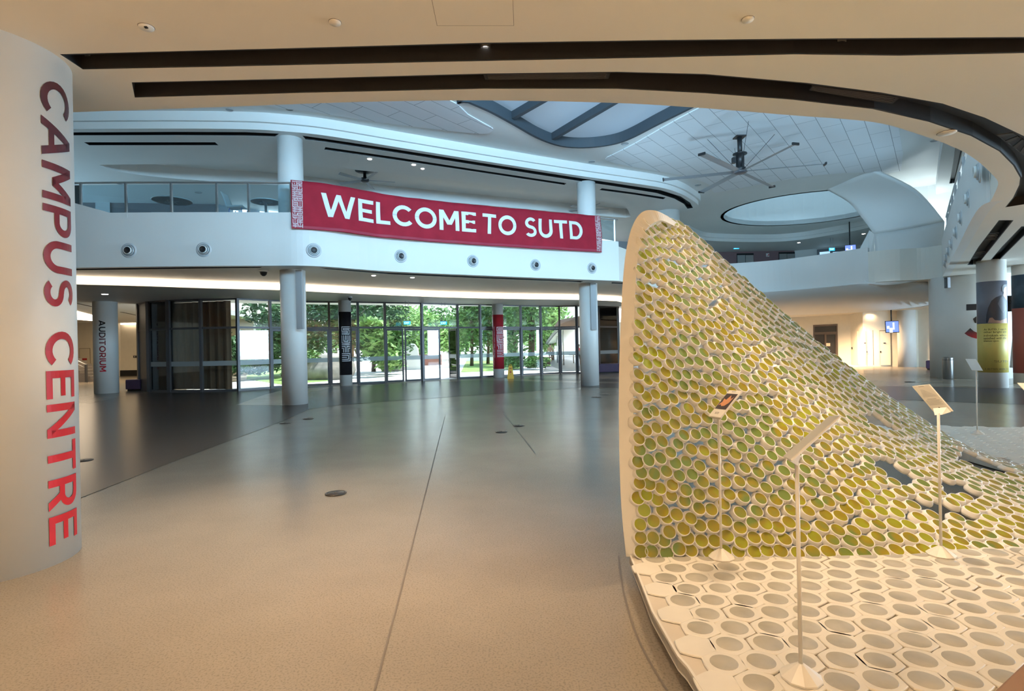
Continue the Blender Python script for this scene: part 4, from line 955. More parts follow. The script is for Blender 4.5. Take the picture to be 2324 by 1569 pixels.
# bench and bin
def bench(a, b, depth, h, label, back=0):
    o = thing('bench', label, 'bench', (a+b)/2); t = (b-a).normalized(); n = Vector((-t.y, t.x, 0))*depth
    if n.y < 0: n = -n
    mb = MB(); mb.poly([[a+t*.04+n*.1, b-t*.04+n*.1, b-t*.04+n*.95, a+t*.04+n*.95]], 0, .06); mb.build('plinth', M['black'], o)
    mb = MB(); mb.poly([[a, b, b+n, a+n]], .06, h); s = mb.build('seat', M['purple'], o, bevel=.04)
    if back: mb = MB(); mb.poly([[a+n*.8, b+n*.8, b+n, a+n]], h+.01, h+back); mb.build('backrest', M['purple'], o, bevel=.04)
    return o
bench(P(2101, 840, 0), P(2163, 841, 0), .6, .46, 'purple upholstered bench by the cream wall left of the steel bin')
bench(P(1340, 848.5, 0)+Vector((0, 0, 0)), P(1420, 846, 0), .7, .5, 'purple bench in front of dark glass behind the right white column')
bench(P(284, 888, 0), P(317, 887.5, 0), .8, .48, 'dark purple bench at the left end of the glass wall')
p = P(2152, 861, 0); o = thing('litter_bin', 'grey steel cylinder litter bin beside the big lettered wall', 'bin', p)
mb = MB(); r = .17; mb.lathe((p.x, p.y, 0), [(r*.96, 0), (r*.96, .04), (r, .05), (r, .80), (r*.97, .82), (r*.8, .83), (0, .83)], 32); mb.build('body', mat('dark brushed steel', (.22, .22, .22), .35, .8), o)
mb = MB(); mb.lathe((p.x, p.y, 0), [(r*1.01, .72), (r*1.02, .73), (r*1.01, .74)], 32); mb.build('band', M['blackmetal'], o)
# TV hanging in the corridor
def hung_tv(px0, py0, w_, h_, dist, topz, pole_px, label, yaw=-.35):
    c = P(px0, py0, Y=dist); o = thing('hanging_screen', label, 'screen', (c.x, c.y, c.z)); rt = Matrix.Rotation(yaw, 3, 'Z') @ Matrix.Rotation(-.12, 3, 'X')
    mb = MB(); mb.box(c, (w_/2, .03, h_/2), 0, rt); mb.build('casing', M['black'], o)
    mb = MB(); k = rt @ Vector((0, -.034, 0)); mb.box(c+k, (w_/2*.93, .002, h_/2*.90), 0, rt); sc2 = mb.build('display', mat('screen picture blue', (.05, .07, .2), .3, emit=(.14, .22, .75), es=.9), o)
    mb = MB(); 
    for a, b, d, e_ in ((-.1, -.3, .12, .2), (-.3, -.05, .1, .12), (.1, .05, .07, .3)): mb.box(c+k*1.15+rt @ Vector((a*w_, 0, b*h_)), (d*w_, .001, e_*h_), 0, rt)
    mb.build('picture_figures', mat('screen picture light', (.5, .5, .5), .3, emit=(.55, .6, .8), es=.8), sc2)
    mb = MB(); mb.tube([c+Vector((0, .05, h_/2-.05)), (c.x, c.y+.05, topz)], .03, 8); mb.build('pole', M['blackmetal'], o)
hung_tv(2024.5, 742, .60, .62, 28.5, ZG+.01, 2025, 'screen on a ceiling pole in front of the cream corridor doors')
# big lettered drum wall left of the poster column
bp = P(2168, 860, 0); bc_ = (bp.x+1.25, bp.y+.75); br = 1.30
o = thing('lettered_column', 'wide white curved wall with a huge dark and red numeral behind the poster column', 'column', (bc_[0], bc_[1], 0))
mb = MB(); mb.lathe((bc_[0], bc_[1], 0), [(br, 0), (br, ZS+.02)], 64); mb.build('shaft', M['col'], o)
def cyl_poly(c, r, pts, off=.006):
    bm = bmesh.new(); vv = [bm.verts.new((a, -b, 0)) for a, b in pts]; t_ = tessellate_polygon([[Vector((a, -b, 0)) for a, b in pts]])
    for t in t_:
        try: bm.faces.new([vv[i] for i in t])
        except ValueError: pass
    x0, x1 = min(p[0] for p in pts), max(p[0] for p in pts); k = max(2, int((x1-x0)/2))
    for i in range(1, k): bmesh.ops.bisect_plane(bm, geom=bm.verts[:]+bm.edges[:]+bm.faces[:], plane_co=(x0+(x1-x0)*i/k, 0, 0), plane_no=(1, 0, 0))
    bm.verts.index_update(); v = []
    for q in bm.verts: a, z = cyl_angle(c, r, q.co.x, -q.co.y); v.append(on_cyl(c, r, a, z, off))
    f = [tuple(q.index for q in fc.verts) for fc in bm.faces]; bm.free(); return v, f
gmn = grad_mat('black to red numeral', 3.1, (.55, .012, .02), 3.6, (.015, .012, .014)); 
mb = MB(); zz_ = cyl_angle(bc_, br, 2200, 770)[1]; zy_ = cyl_angle(bc_, br, 2200, 700)[1]
gmn = grad_mat('black to red numeral b', zz_, (.55, .012, .02), zz_+.35, (.018, .014, .016))
for pts in ([(2193, 691), (2204, 690.5), (2216, 690), (2216, 704), (2204, 704.5), (2193, 705)], [(2208, 724), (2216, 718), (2216, 734), (2212, 733)], [(2189, 757), (2202, 745), (2210, 752), (2217, 755), (2217, 769), (2205, 766), (2196, 762)]):
    v, f = cyl_poly(bc_, br, pts); mb.add(v, f)
mb.build('numeral', gmn, o)
# poster column
c, r = C_post[:2], C_post[2]
o = thing('poster_column', 'white column wrapped in a grey and yellow poster of a man in dark sweater', 'column', (*c, 0))
mb = MB(); mb.lathe((*c, 0), [(r, 0), (r, ZS+.02)], 48); mb.build('shaft', M['col'], o)
def zc_(y, x=2250): return cyl_angle(c, r, x, y)[1]
z_t, z_m, z_b = zc_(638), zc_(734.5), zc_(846)
mb = MB(); mb.lathe((*c, 0), [(r+.004, z_m), (r+.004, z_t)], 48); pt = mb.build('poster_photo', mat('grey blue poster', (.17, .19, .25), .5, var=.08, scale=3), o)
mb = MB(); mb.lathe((*c, 0), [(r+.005, z_b), (r+.005, z_m)], 48); py_ = mb.build('poster_text_panel', mat('yellow poster', (.62, .50, .13), .5), o)
M['skin'] = mat('printed skin', (.42, .24, .17), .5); M['sweater'] = mat('printed dark sweater', (.035, .035, .05), .5); M['hair'] = mat('printed black hair', (.01, .009, .01), .5); M['trouser'] = mat('printed brown', (.12, .08, .06), .5); M['sw2'] = mat('printed sweater light', (.09, .09, .11), .5)
def printed(pts, m, nm, par, off=.008):
    # cut the outline finely so that it follows the curved surface
    mb = MB(); P2 = []
    for i, a in enumerate(pts):
        b = pts[(i+1) % len(pts)]; k = max(1, int(abs(b[0]-a[0])/4)); P2 += [(a[0]+(b[0]-a[0])*j/k, a[1]+(b[1]-a[1])*j/k) for j in range(k)]
    v, f = cyl_poly(c, r, P2, off); mb.add(v, f)
    mb.build(nm, m, par)
printed([(2238, 733), (2239, 715), (2243, 698), (2250, 683), (2260, 675), (2270, 671), (2276, 668), (2284, 672), (2285, 733)], M['sweater'], 'printed_sweater', pt)
printed([(2264, 690), (2270, 676), (2275, 672), (2280, 690), (2283, 700), (2276, 712)], M['sw2'], 'printed_sweater_panel', pt, .010)
printed([(2242, 733), (2246, 722), (2252, 721), (2258, 727), (2270, 728), (2284, 722), (2285, 734)], M['skin'], 'printed_hands', pt, .010)
printed([(2276, 671), (2277, 664), (2275, 655), (2276, 648), (2284, 646), (2284.5, 683)], M['skin'], 'printed_face', pt, .010)
printed([(2273.5, 662), (2273, 652), (2276, 647), (2282, 645.5), (2284, 649), (2278, 654), (2276, 662)], M['hair'], 'printed_hair', pt, .012)
ink = mat('poster ink', (.13, .09, .02), .6)
def ctext(txt, x0, x1, y, h, nm='printed_text', m=None, par=None):
    a0, zb_ = cyl_angle(c, r, x0, y); a1, _ = cyl_angle(c, r, x1, y); zt_ = cyl_angle(c, r, x0, y-h)[1]
    v, f = text_geo(txt, .0, 1.0, 10); mb = MB(); mb.add([on_cyl(c, r, a0+(a1-a0)*a, zb_+(zt_-zb_)*b, .008) for a, b in v], f); mb.build(nm, m or ink, par or py_)
for i, tx in enumerate(['At SUTD, I can th', 'other bright and', 'individuals who a', 'satisfied with the', 'status-quo.']):
    ctext(tx, 2233, 2283 if i < 4 else 2268, 751+6.6*i, 5.2 if i % 2 else 4.6)
ctext('A BETTER WORLD B', 2235, 2287, 839.5, 3.6); ctext('SUTD', 2256, 2286, 823, 5)
# dark banner sign and white sculpture beyond, and the poster at the right edge
g_ = P(2300, 700, Y=18.6); o = thing('hanging_sign', 'dark brown signboard with capital letters high up right of the poster column', 'sign', g_)
mb = MB(); a, b = P(2283, 673, Y=18.6), P(2345, 705, Y=18.6); mb.box((a+b)/2, ((b.x-a.x)/2, .04, abs(a.z-b.z)/2+.02)); mb.build('board', mat('dark brown sign', (.06, .045, .04), .5), o)
v, f = text_geo('OP CE', .0); a, b = P(2288, 690, Y=18.55), P(2318, 681, Y=18.55); mb = MB(); mb.add([Vector((a.x+(b.x-a.x)*x, 18.54, a.z+(b.z-a.z)*y)) for x, y in v], f); mb.build('lettering', mat('sign letter black', (.008, .007, .007), .5), o)
o = thing('ribbed_screen', 'row of white slanted curved ribs behind the poster column at right', 'sculpture', P(2300, 830, Y=19.3))
for k in range(3):
    pts = smooth([P(2299-2+16*k, 835, Y=19.3+.05*k), P(2303+16*k, 770, Y=19.3+.05*k), P(2309+16*k, 725, Y=19.3+.05*k), P(2325+16*k, 712, Y=19.3+.05*k), P(2345+16*k, 711, Y=19.3+.05*k)], 5)
    mb = MB(); mb.tube(pts, .07, 6); mb.build('rib', M['white'], o)
cc = P(2330, 1070, 0); 
o = thing('poster_column', 'column wrapped in a dark blue and red poster cut by the right picture edge', 'column', (cc.x, cc.y, 0))
cp = P(2317, 872, 0); cx0, cy0 = cp.x+.42, cp.y+.2; rr_ = .36; zt1 = P(2317, 700, Y=cy0).z
mb = MB(); mb.lathe((cx0, cy0, 0), [(rr_, 0), (rr_, ZS+.02)], 40); mb.build('shaft', M['col'], o)
mb = MB(); mb.lathe((cx0, cy0, 0), [(rr_+.004, zt1), (rr_+.004, 3.6)], 40); mb.build('poster_photo', mat('blue poster', (.03, .06, .10), .5, var=.3), o)
mb = MB(); mb.lathe((cx0, cy0, 0), [(rr_+.004, .35), (rr_+.004, zt1)], 40); mb.build('poster_text_panel', mat('red poster', (.33, .09, .07), .5), o)
# emergency light on the soffit edge
p = P(2150, 642, Y=20.5); o = thing('wall_fitting', 'small dark box fitting at the lower end of the right balcony front', 'fitting', p); mb = MB(); mb.box(p, (.06, .08, .20)); mb.build('housing', M['darkmetal'], o, bevel=.01); mb = MB(); mb.box(p+Vector((-.065, 0, 0)), (.008, .05, .14)); mb.build('lens', M['glass'], o)
# right part of the third floor edge: white beam, black grille
mb = MB(); W3 = [P(x, y, Z3) for x, y in [(2151, 315), (2147, 345), (2136, 427)]]; W3b = [P(x, y, Z3) for x, y in [(2172, 315), (2169, 345), (2156, 433)]]
# ------------------------------------------------------------------ upper lobby on the right
LB = [Vector((8.2, 34.4, 0)), Vector((9.2, 38, 0)), Vector((19.8, 38, 0)), Vector((22.5, 36.5, 0)), Vector((28, 34.5, 0))]
mb = MB(); mb.wall(LB, ZS, Z3, .2); struct(mb.build('wall_lift_lobby', M['white']))
M['mauve'] = mat('mauve wall panel', (.25, .15, .16), .55)
mv = on_wall(LB, 1600, 571, 1803, 612, 'wall_mauve_panel', 'mauve', None, .03); struct(mv)
def lift(x0, x1, y0, y1, n_):
    d = struct(thing('door_lift_%d' % n_, None, None, (0, 0, 0))); on_wall(LB, x0-1, y0-1, x1+1, y1, 'frame', 'blackmetal', d, .06); xm = (x0+x1)/2
    on_wall(LB, x0, y0+3, xm-.3, y1, 'leaf', 'chrome', d, .09); on_wall(LB, xm+.3, y0+3, x1, y1, 'leaf', 'chrome', d, .09)
lift(1672, 1709, 577, 612, 1); lift(1767, 1802, 574, 600, 2)
def panel_sign(x0, y0, x1, y1, txt, m, lm, label, name, curve=LB, off=.10, cat='sign'):
    o = thing(name, label, cat, hit(x0, y0, curve)[0]); bo = on_wall(curve, x0, y0, x1, y1, 'panel', m, o, off)
    a, t, n = hit(x0, y0, curve); b, _, _ = hit(x1, y1, curve); v, f = text_geo(txt, .02); a2, b2 = a+n*(off+.03), b+n*(off+.03); mb = MB()
    mb.add([Vector((a2.x+(b2.x-a2.x)*(.1+.8*x), a2.y+(b2.y-a2.y)*(.1+.8*x), b2.z+(a2.z-b2.z)*(.2+.6*y))) for x, y in v], f); mb.build('lettering', lm, bo); return o
redl = mat('red lettering', (.5, .02, .03), .5); M['signwhite'] = mat('white sign face', (.8, .78, .76), .5)
panel_sign(1737, 576, 1744, 583, 'J', 'signwhite', redl, 'white notice panel with a red letter between the two lifts', 'notice_panel')
panel_sign(1682, 566.5, 1697, 570.5, 'LIFT', 'signwhite', redl, 'small white sign above the left lift door', 'lift_sign')
panel_sign(1775, 563.5, 1790, 568, 'LIFT', 'signwhite', redl, 'small white sign above the right lift door', 'lift_sign')
M['exit'] = mat('blue exit sign', (.01, .25, .45), .4, emit=(.02, .50, .90), es=.8)
def exit_sign(px_, py_, dist, ztop, w_, h_, label, yaw=0.0):
    c = P(px_, py_, Y=dist); o = thing('exit_sign', label, 'exit sign', c, 'hanging exit signs'); rt = Matrix.Rotation(yaw, 3, 'Z')
    mb = MB(); mb.box(c, (w_/2, .02, h_/2), 0, rt); bo = mb.build('sign_face', M['exit'], o); mb = MB(); mb.box(c+Vector((0, 0, h_*.60)), (w_/2*1.05, .03, h_*.12), 0, rt); mb.build('housing', M['signwhite'], o)
    for s in (-1, 1): mb = MB(); mb.tube([c+rt @ Vector((s*w_*.25, 0, h_*.65)), c+rt @ Vector((s*w_*.25, 0, 0))+Vector((0, 0, ztop-c.z))], .008, 6); mb.build('hanger', M['chrome'], o)
    v, f = text_geo('EXIT', .02); mb = MB(); mb.add([c + rt @ Vector((w_*(-.38+.76*x), -.024, h_*(-.30+.60*y))) for x, y in v], f); mb.build('lettering', mat('exit letter', (.9, .95, 1), .5, emit=(.8, .95, 1), es=.8) if 'exit letter' not in bpy.data.materials else bpy.data.materials['exit letter'], bo)
exit_sign(924, 733, 24.8, ZL, .30, .15, 'blue hanging exit sign in front of the double glass doors'); exit_sign(1007, 733.5, 25.8, ZL, .30, .15, 'blue hanging exit sign in front of the open glass door')
exit_sign(1671, 562, 36.5, Z3, .36, .2, 'blue exit sign above the left lift on the upper floor'); exit_sign(1888, 566, 33.5, Z3, .34, .18, 'blue exit sign above the dark window right of the lifts')
wn = struct(thing('window_2', None, None, (0, 0, 0))); on_wall(LB, 1854, 567, 1920, 590, 'frame', 'darkmetal', wn, .05)
M['skyglass'] = mat('bright window glass', (.3, .45, .55), .2, emit=(.4, .65, .85), es=.6)
on_wall(LB, 1860, 573, 1884, 590, 'pane', M['skyglass'], wn, .09); on_wall(LB, 1890, 573, 1913, 590, 'pane', M['skyglass'], wn, .09)
hung_tv(1930, 565, .55, .45, 31, ZC, 1930, 'screen hung from the upper floor ceiling right of the lifts', -.5)
# ------------------------------------------------------------------ left corridor beyond the column
LW = [Vector((-42, 34, 0)), Vector((-33, 36.5, 0)), Vector((-22, 37.0, 0)), Vector((-14, 37.2, 0))]
lw = onpl([P(-200, 870, 0), P(100, 858, 0), P(212, 857, 0), P(275, 854, 0), P(330, 853, 0)]); mb = MB(); mb.wall(lw+[Vector((-17, 36, 0))], 0, ZL, .2); struct(mb.build('wall_left_back', M['cream']))
lw2 = lw+[Vector((-17, 36, 0))]
o = on_wall(lw2, 272, 841, 322, 854, 'bench_plinth', 'black'); o.name = 'low_box_bench'; tag(o, 'low black box bench along the cream wall at far left', 'bench')
d = struct(thing('door_left', None, None, (0, 0, 0))); on_wall(lw2, 181, 791, 206.5, 857, 'frame', 'doorseam', d, .01); on_wall(lw2, 182, 792, 205.7, 857, 'leaf', 'door', d, .02); on_wall(lw2, 189, 813.5, 199, 817.5, 'red_notice', redl, d, .05)
panel_sign(305, 807, 318, 812, 'TT', 'black', M['signwhite'], 'small black direction sign on the cream wall by the glass wall end', 'direction_sign', lw2)
# left stair with rail
a = P(196, 868, 0); o = thing('stair_railing', 'steel stair handrail with dark newel post at far left', 'railing', a)
mb = MB(); mb.box((a.x, a.y, .5), (.05, .05, .5)); mb.build('newel_post', M['darkmetal'], o)
mb = MB(); mb.tube([(a.x, a.y, 1.0), (a.x-1.1, a.y+.2, 1.45), (a.x-4, a.y+.4, 2.9)], .03); mb.build('handrail', M['chrome'], o)
mb = MB(); mb.tube([(a.x, a.y, .80), (a.x-1.1, a.y+.2, 1.25), (a.x-4, a.y+.4, 2.7)], .015); mb.build('middle_rail', M['chrome'], o)
mb = MB(); 
for k in range(8): mb.box((a.x+.4-.3*k-2.2, a.y+1.4, .09*(k+1)), (2.4-.0*k, 1.1, .09*(k+1)))
mb = MB()
for k in range(10): mb.poly([[(a.x+.3-.3*k, a.y+.3), (a.x-.3*k, a.y+.3), (a.x-.3*k, a.y+2), (a.x+.3-.3*k, a.y+2)]], 0, .17*(k+1))
tag(mb.build('staircase', mat('grey stair stone', (.22, .20, .19), .5)), 'grey stair flight rising left behind the big lettered column', 'stairs')
# light boxes in the left ceiling
p = [P(x, y, ZL) for x, y in [(150, 700), (212, 716), (212, 727), (150, 722)]]
mb = MB(); mb.poly([[Vector((q.x, q.y, 0)) for q in p]], ZL-.05, ZL-.002); o = mb.build('ceiling_light_panel', M['warmlight']); tag(o, 'glowing warm light panel in the ceiling above the left stair', 'ceiling light')
o = on_wall(lw2, 270, 733.5, 330, 736.5, 'wall_light_strip', M['warmlight'], None, .3, .04); tag(o, 'thin warm light strip at the top of the far left cream wall', 'light strip')
for x0, y0, x1, y1 in [(272, 708, 314, 717), (150, 684, 211, 697)]:
    a, b = P(x0, y0, ZL), P(x1, y1, ZL); n = Vector((0, .22, 0)); mb = MB(); mb.poly([[a, b, b+n, a+n]], ZL-.012, ZL-.001); struct(mb.build('trim_slot', M['black']))
# ------------------------------------------------------------------ acoustic tile fields of the atrium ceiling
def tile_mat():
    m = mat('acoustic ceiling tiles', (.84, .85, .87), .6); n = m.node_tree.nodes; L = m.node_tree.links
    g = n.new('ShaderNodeNewGeometry'); mp = n.new('ShaderNodeMapping'); mp.inputs['Rotation'].default_value = (0, 0, math.radians(-52)); b = n.new('ShaderNodeTexBrick')
    b.inputs['Scale'].default_value = 1; b.inputs['Brick Width'].default_value = 1.7; b.inputs['Row Height'].default_value = .56; b.inputs['Mortar Size'].default_value = .007; b.inputs['Mortar Smooth'].default_value = 0
    b.inputs['Color1'].default_value = (.84, .85, .87, 1); b.inputs['Color2'].default_value = (.82, .83, .85, 1); b.inputs['Mortar'].default_value = (.22, .23, .25, 1)
    L.new(g.outputs['Position'], mp.inputs[0]); L.new(mp.outputs[0], b.inputs['Vector']); L.new(b.outputs[0], n['Principled BSDF'].inputs['Base Color']); return m
M['tiles'] = tile_mat()
for L in ([(600, 236), (830, 215), (1000, 215), (1062, 258), (1112, 286), (1119, 293), (1112, 299), (1088, 302), (960, 288), (830, 271), (700, 250)],
          [(1374, 360), (1390, 350), (1440, 325), (1500, 290), (1600, 236), (1700, 190), (2000, 190), (2040, 291), (2045, 386), (1976, 390), (1900, 392), (1813, 402), (1720, 418), (1623, 436), (1617, 424), (1600, 413), (1560, 400), (1500, 388), (1400, 370)]):
    pts = smooth([P(x, y, ZC) for x, y in L], 2, True); mb = MB(); mb.poly([onpl(pts)], ZC-.03, ZC-.001); struct(mb.build('ceiling_tile_field', M['tiles']))
# ------------------------------------------------------------------ fans
def blade(mb, h, t, w0, w1, th=.03, tilt=.04):
    d = (t-h).normalized(); s_ = Vector((-d.y, d.x, 0)); u = Vector((0, 0, 1)); a = h+d*.14
    sec = lambda c, w_: [c+s_*w_+u*tilt*.5, c+s_*w_*.2+u*th, c-s_*w_-u*tilt*.5, c-s_*w_*.2-u*th*.3]
    v = sec(a, w0)+sec(t, w1); mb.add(v, [(0, 1, 5, 4), (1, 2, 6, 5), (2, 3, 7, 6), (3, 0, 4, 7), (0, 3, 2, 1), (4, 5, 6, 7)])
hub = P(1680, 390, 7.08); fan = thing('ceiling_fan', 'huge six bladed grey ceiling fan on a black pole under the tiled atrium ceiling', 'fan', (hub.x, hub.y, ZC))
mb = MB(); mb.box((hub.x, hub.y, ZC-.045), (.16, .16, .02)); mb.build('mount_plate', M['blackmetal'], fan)
mb = MB(); mb.tube([(hub.x, hub.y, ZC-.03), (hub.x, hub.y, 7.6)], .075, 10); mb.build('downrod', M['blackmetal'], fan)
mb = MB(); mb.lathe((hub.x, hub.y, 0), [(.06, 7.68), (.22, 7.67), (.22, 7.64), (.13, 7.63), (.13, 7.22), (.17, 7.20), (.17, 7.10)], 20); mb.build('motor_housing', M['blackmetal'], fan)
mb = MB(); mb.box((hub.x-.2, hub.y, 7.45), (.05, .07, .09)); mb.build('control_box', M['blackmetal'], fan)
mb = MB(); mb.lathe((hub.x, hub.y, 0), [(.20, 7.10), (.22, 7.06), (.15, 7.02), (0, 7.01)], 20); mb.build('hub', M['darkmetal'], fan)
for x, y in [(1805, 327), (1872, 372.5), (1752, 424), (1592, 436), (1506, 408), (1593, 350)]:
    mb = MB(); t = P(x, y, 7.10); blade(mb, Vector((hub.x, hub.y, 7.08)), t, .10, .10); b_ = mb.build('blade', M['fanblade'], fan)
    mb = MB(); d = (t-hub).normalized(); mb.box(t+d*.01, (.11, .02, .035), 0, Matrix.Rotation(math.atan2(d.y, d.x)+PI/2, 3, 'Z')); mb.build('blade_tip', M['blackmetal'], b_)
for x, y in [(1605, 316), (1699, 275), (1758, 305), (1667, 337)]:
    q = P(x, y, ZC-.03); d = Vector((q.x-hub.x, q.y-hub.y, 0)).normalized()*.16; mb = MB(); mb.tube([q, Vector((hub.x, hub.y, 7.22))+d], .007, 5); mb.build('guy_wire', M['blackmetal'], fan)
def small_fan(px_, py_, label, n_=6, r=1.0, a0=.2):
    z0 = ZC-.012; c = P(px_, py_, z0-.40); o = thing('ceiling_fan', label, 'fan', (c.x, c.y, z0), 'small ceiling fans')
    mb = MB(); mb.lathe((c.x, c.y, 0), [(.36, z0), (.34, z0-.04), (.16, z0-.10), (.05, z0-.12)], 24); mb.build('canopy', M['blackmetal'], o)
    mb = MB(); mb.lathe((c.x, c.y, 0), [(.05, z0-.1), (.06, z0-.28), (.14, z0-.30), (.16, z0-.40), (.1, z0-.44), (0, z0-.44)], 20); mb.build('motor_housing', M['blackmetal'], o)
    for k in range(n_):
        a = a0+2*PI*k/n_; mb = MB(); blade(mb, Vector((c.x, c.y, z0-.38)), Vector((c.x+r*math.cos(a), c.y+r*math.sin(a), z0-.38)), .07, .09); mb.build('blade', M['fanblade'], o)
small_fan(828, 411, 'grey five bladed ceiling fan above the left half of the banner', 5, 1.1, .3); small_fan(1331, 476, 'grey ceiling fan half hidden behind the upper column at the banner right end', 5, 1.05, .1)
# ------------------------------------------------------------------ fittings in the near ceiling
def disc_fit(px_, py_, z, r, label, name, cat, m='nearwhite', holes_=0):
    p = P(px_, py_, z); o = thing(name, label, cat, p); mb = MB(); mb.lathe((p.x, p.y, z), [(r, 0), (r, -.006), (r*.95, -.012), (0, -.012)][::1], 28); mb.build('plate', M[m], o)
    mb = MB(); mb.lathe((p.x, p.y, z), [(r*1.06, 0), (r*1.06, -.002), (r*1.0, -.002)], 28); mb.build('outline_ring', M['joint'], o); return o, p  # thin dark ring outlining the plate
disc_fit(760, 50, ZS, .035*1.2, 'round white ceiling speaker left of the middle near the top edge', 'ceiling_speaker', 'speaker')
disc_fit(1697, 43, ZS, .042, 'round white ceiling speaker right of the middle near the top edge', 'ceiling_speaker', 'speaker')
o, p = disc_fit(332, 61, ZS, .050, 'round smoke sensor plate at the upper left with a small dark sensor', 'smoke_detector', 'detector', 'white')
mb = MB(); mb.box((p.x+.012, p.y-.02, ZS-.016), (.010, .009, .004)); mb.build('sensor', M['black'], o)
disc_fit(2149, 301, ZS, .09, 'thin round ceiling cover on the curved ceiling edge at right', 'ceiling_cover', 'cover')
mb = MB()
for a, b in (((974, -30), (992, 58)), ((992, 58), (1166, 58)), ((1166, 58), (1163, -30))):
    p, q = P(*a, z=ZS), P(*b, z=ZS); d = (q-p).normalized(); n = Vector((-d.y, d.x, 0))*.0013; mb.add([p-n-Vector((0, 0, .001)), q-n-Vector((0, 0, .001)), q+n-Vector((0, 0, .001)), p+n-Vector((0, 0, .001))], [(0, 1, 2, 3)])
struct(mb.build('trim_access_panel', M['joint']))
lampw = ['leftmost', 'second from left', 'third from left', 'second from right', 'rightmost']
for (x, y), lb in zip([(208, 133.5), (463, 142), (1102, 111), (1700, 103.5), (1905, 99.5)], lampw):
    z = ZS+.10; p = P(x, y, z); o = thing('slot_downlight', 'small lit downlight in the long black ceiling slot, %s' % lb, 'downlight', p, 'downlights in the long black slot')
    mb = MB(); mb.lathe(p, [(.05, .08), (.05, 0), (.043, 0), (.043, .02)], 20); mb.build('housing', M['blackmetal'], o)
    mb = MB(); mb.lathe(p, [(.035, .012), (.0, .012)], 16); mb.add([tuple(p+Vector((.035*math.cos(a), .035*math.sin(a), .012))) for a in [2*PI*k/16 for k in range(16)]], [tuple(range(15, -1, -1))]); mb.build('lens', M['lampon'], o)
M['grille'] = mat('dark grey grille', (.035, .033, .033), .5)
def grille(L, z, label, n_=4):
    a, b, c_, d = [P(x, y, z) for x, y in L]; o = thing('air_grille', label, 'air grille', (a+c_)/2)
    mb = MB()
    for k in range(n_+1):
        t0, t1 = k/(n_+.0), k/(n_+.0)+.35/n_
        if k == n_: t0, t1 = .97, 1.0
        mb.add([a.lerp(d, t0), b.lerp(c_, t0), b.lerp(c_, t1), a.lerp(d, t1)]+[q+Vector((0, 0, .012)) for q in (a.lerp(d, t0), b.lerp(c_, t0), b.lerp(c_, t1), a.lerp(d, t1))], [(3, 2, 1, 0), (4, 5, 6, 7), (0, 1, 5, 4), (2, 3, 7, 6)])
    mb.build('slats', M['grille'], o)
    for p, q, e_ in ((a, d, (b-a)*.03), (b, c_, (a-b)*.03)): mb = MB(); mb.add([p, q, q+e_, p+e_]+[r+Vector((0, 0, .012)) for r in (p, q, q+e_, p+e_)], [(0, 1, 2, 3), (4, 5, 6, 7), (2, 3, 7, 6)]); mb.build('end_bar', M['grille'], o)
grille([(1097, 169.5), (1385, 166.5), (1381, 179), (1101, 181)], ZS+.03, 'long dark air grille in the curved slot, centre of the picture')
grille([(1843, 196), (2042, 222), (2026, 236), (1836, 205)], ZS+.03, 'dark air grille in the curved slot, right of the centre')
grille([(2262, 307), (2300, 302), (2340, 330), (2330, 358)], ZS+.03, 'dark air grille in the curved slot where it bends near the right edge')
grille([(2243, 530), (2268, 528), (2258, 545), (2232, 546)], ZS+.03, 'upper small dark air grille in the slanted slot at right'); grille([(2217, 572), (2238, 571), (2228, 585), (2205, 586)], ZS+.03, 'lower small dark air grille in the slanted slot at right')
# small downlights and sprinklers in the far ceilings
def dl(pts, z, r, lb, grp, m='white', on=False):
    for i, (x, y, w_) in enumerate(pts):
        p = P(x, y, z); mb = MB(); mb.lathe(p, [(r, 0), (r*.98, -.012), (r*.8, -.016), (r*.75, -.004), (0, -.004)], 16); mb.m[-1 if False else 0] = 0
        o = mb.build('ceiling_downlight' if on else 'ceiling_disc', M['lampon'] if on else M[m]); tag(o, lb % w_, 'downlight' if on else 'ceiling fitting', grp)
M['greyfit'] = mat('grey ceiling fitting', (.38, .40, .42), .5)
dl([(839, 361, 'left of the small fan'), (939, 374, 'right of the small fan')], Z3, .07, 'small lit downlight in the upper ceiling, %s', 'lit downlights in the upper ceiling', on=True)
dl([(959, 383, 'above the banner letter C')], Z3, .06, 'small lit downlight in the upper ceiling, %s', 'lit downlights in the upper ceiling', on=True)
dl([(848, 625.5, 'left'), (936, 630, 'right')], ZS, .07, 'lit downlight under the balcony between the white columns, %s of two', 'lit downlights under the balcony', on=True)
dl([(238, 668, 'above the lettered auditorium column')], ZL, .10, 'lit downlight in the lower ceiling %s', None, on=True)
dl([(1931, 721, 'left'), (1968, 706.5, 'middle'), (2154, 689, 'right')], ZG, .09, 'lit downlight in the cream corridor ceiling, %s of three', 'lit downlights in the cream corridor', on=True)
dl([(1813, 551, 'left of two'), (1960, 531, 'right of two')], Z3, .09, 'lit downlight in the upper lobby ceiling, %s', 'lit downlights in the upper lobby', on=True)
dl([(521, 249, 'left'), (657, 248, 'right')], ZC, .10, 'round grey ceiling fitting above the far balcony, %s of two', 'grey fittings left', 'greyfit')
dl([(1343, 367, 'below the skylight tip'), (1418, 326, 'right of the skylight tip'), (1584, 420, 'beside the curved slab tip'), (2121, 319, 'near the white beam at right')], ZC, .13, 'round grey ceiling fitting %s', 'grey fittings in the atrium ceiling', 'greyfit')
dl([(274, 417, 'left ceiling behind the glass railing'), (450, 437, 'ceiling behind the glass railing between the tables')], Z3, .14, 'grey oval fitting in the upper %s', 'grey fittings behind the railing', 'greyfit')
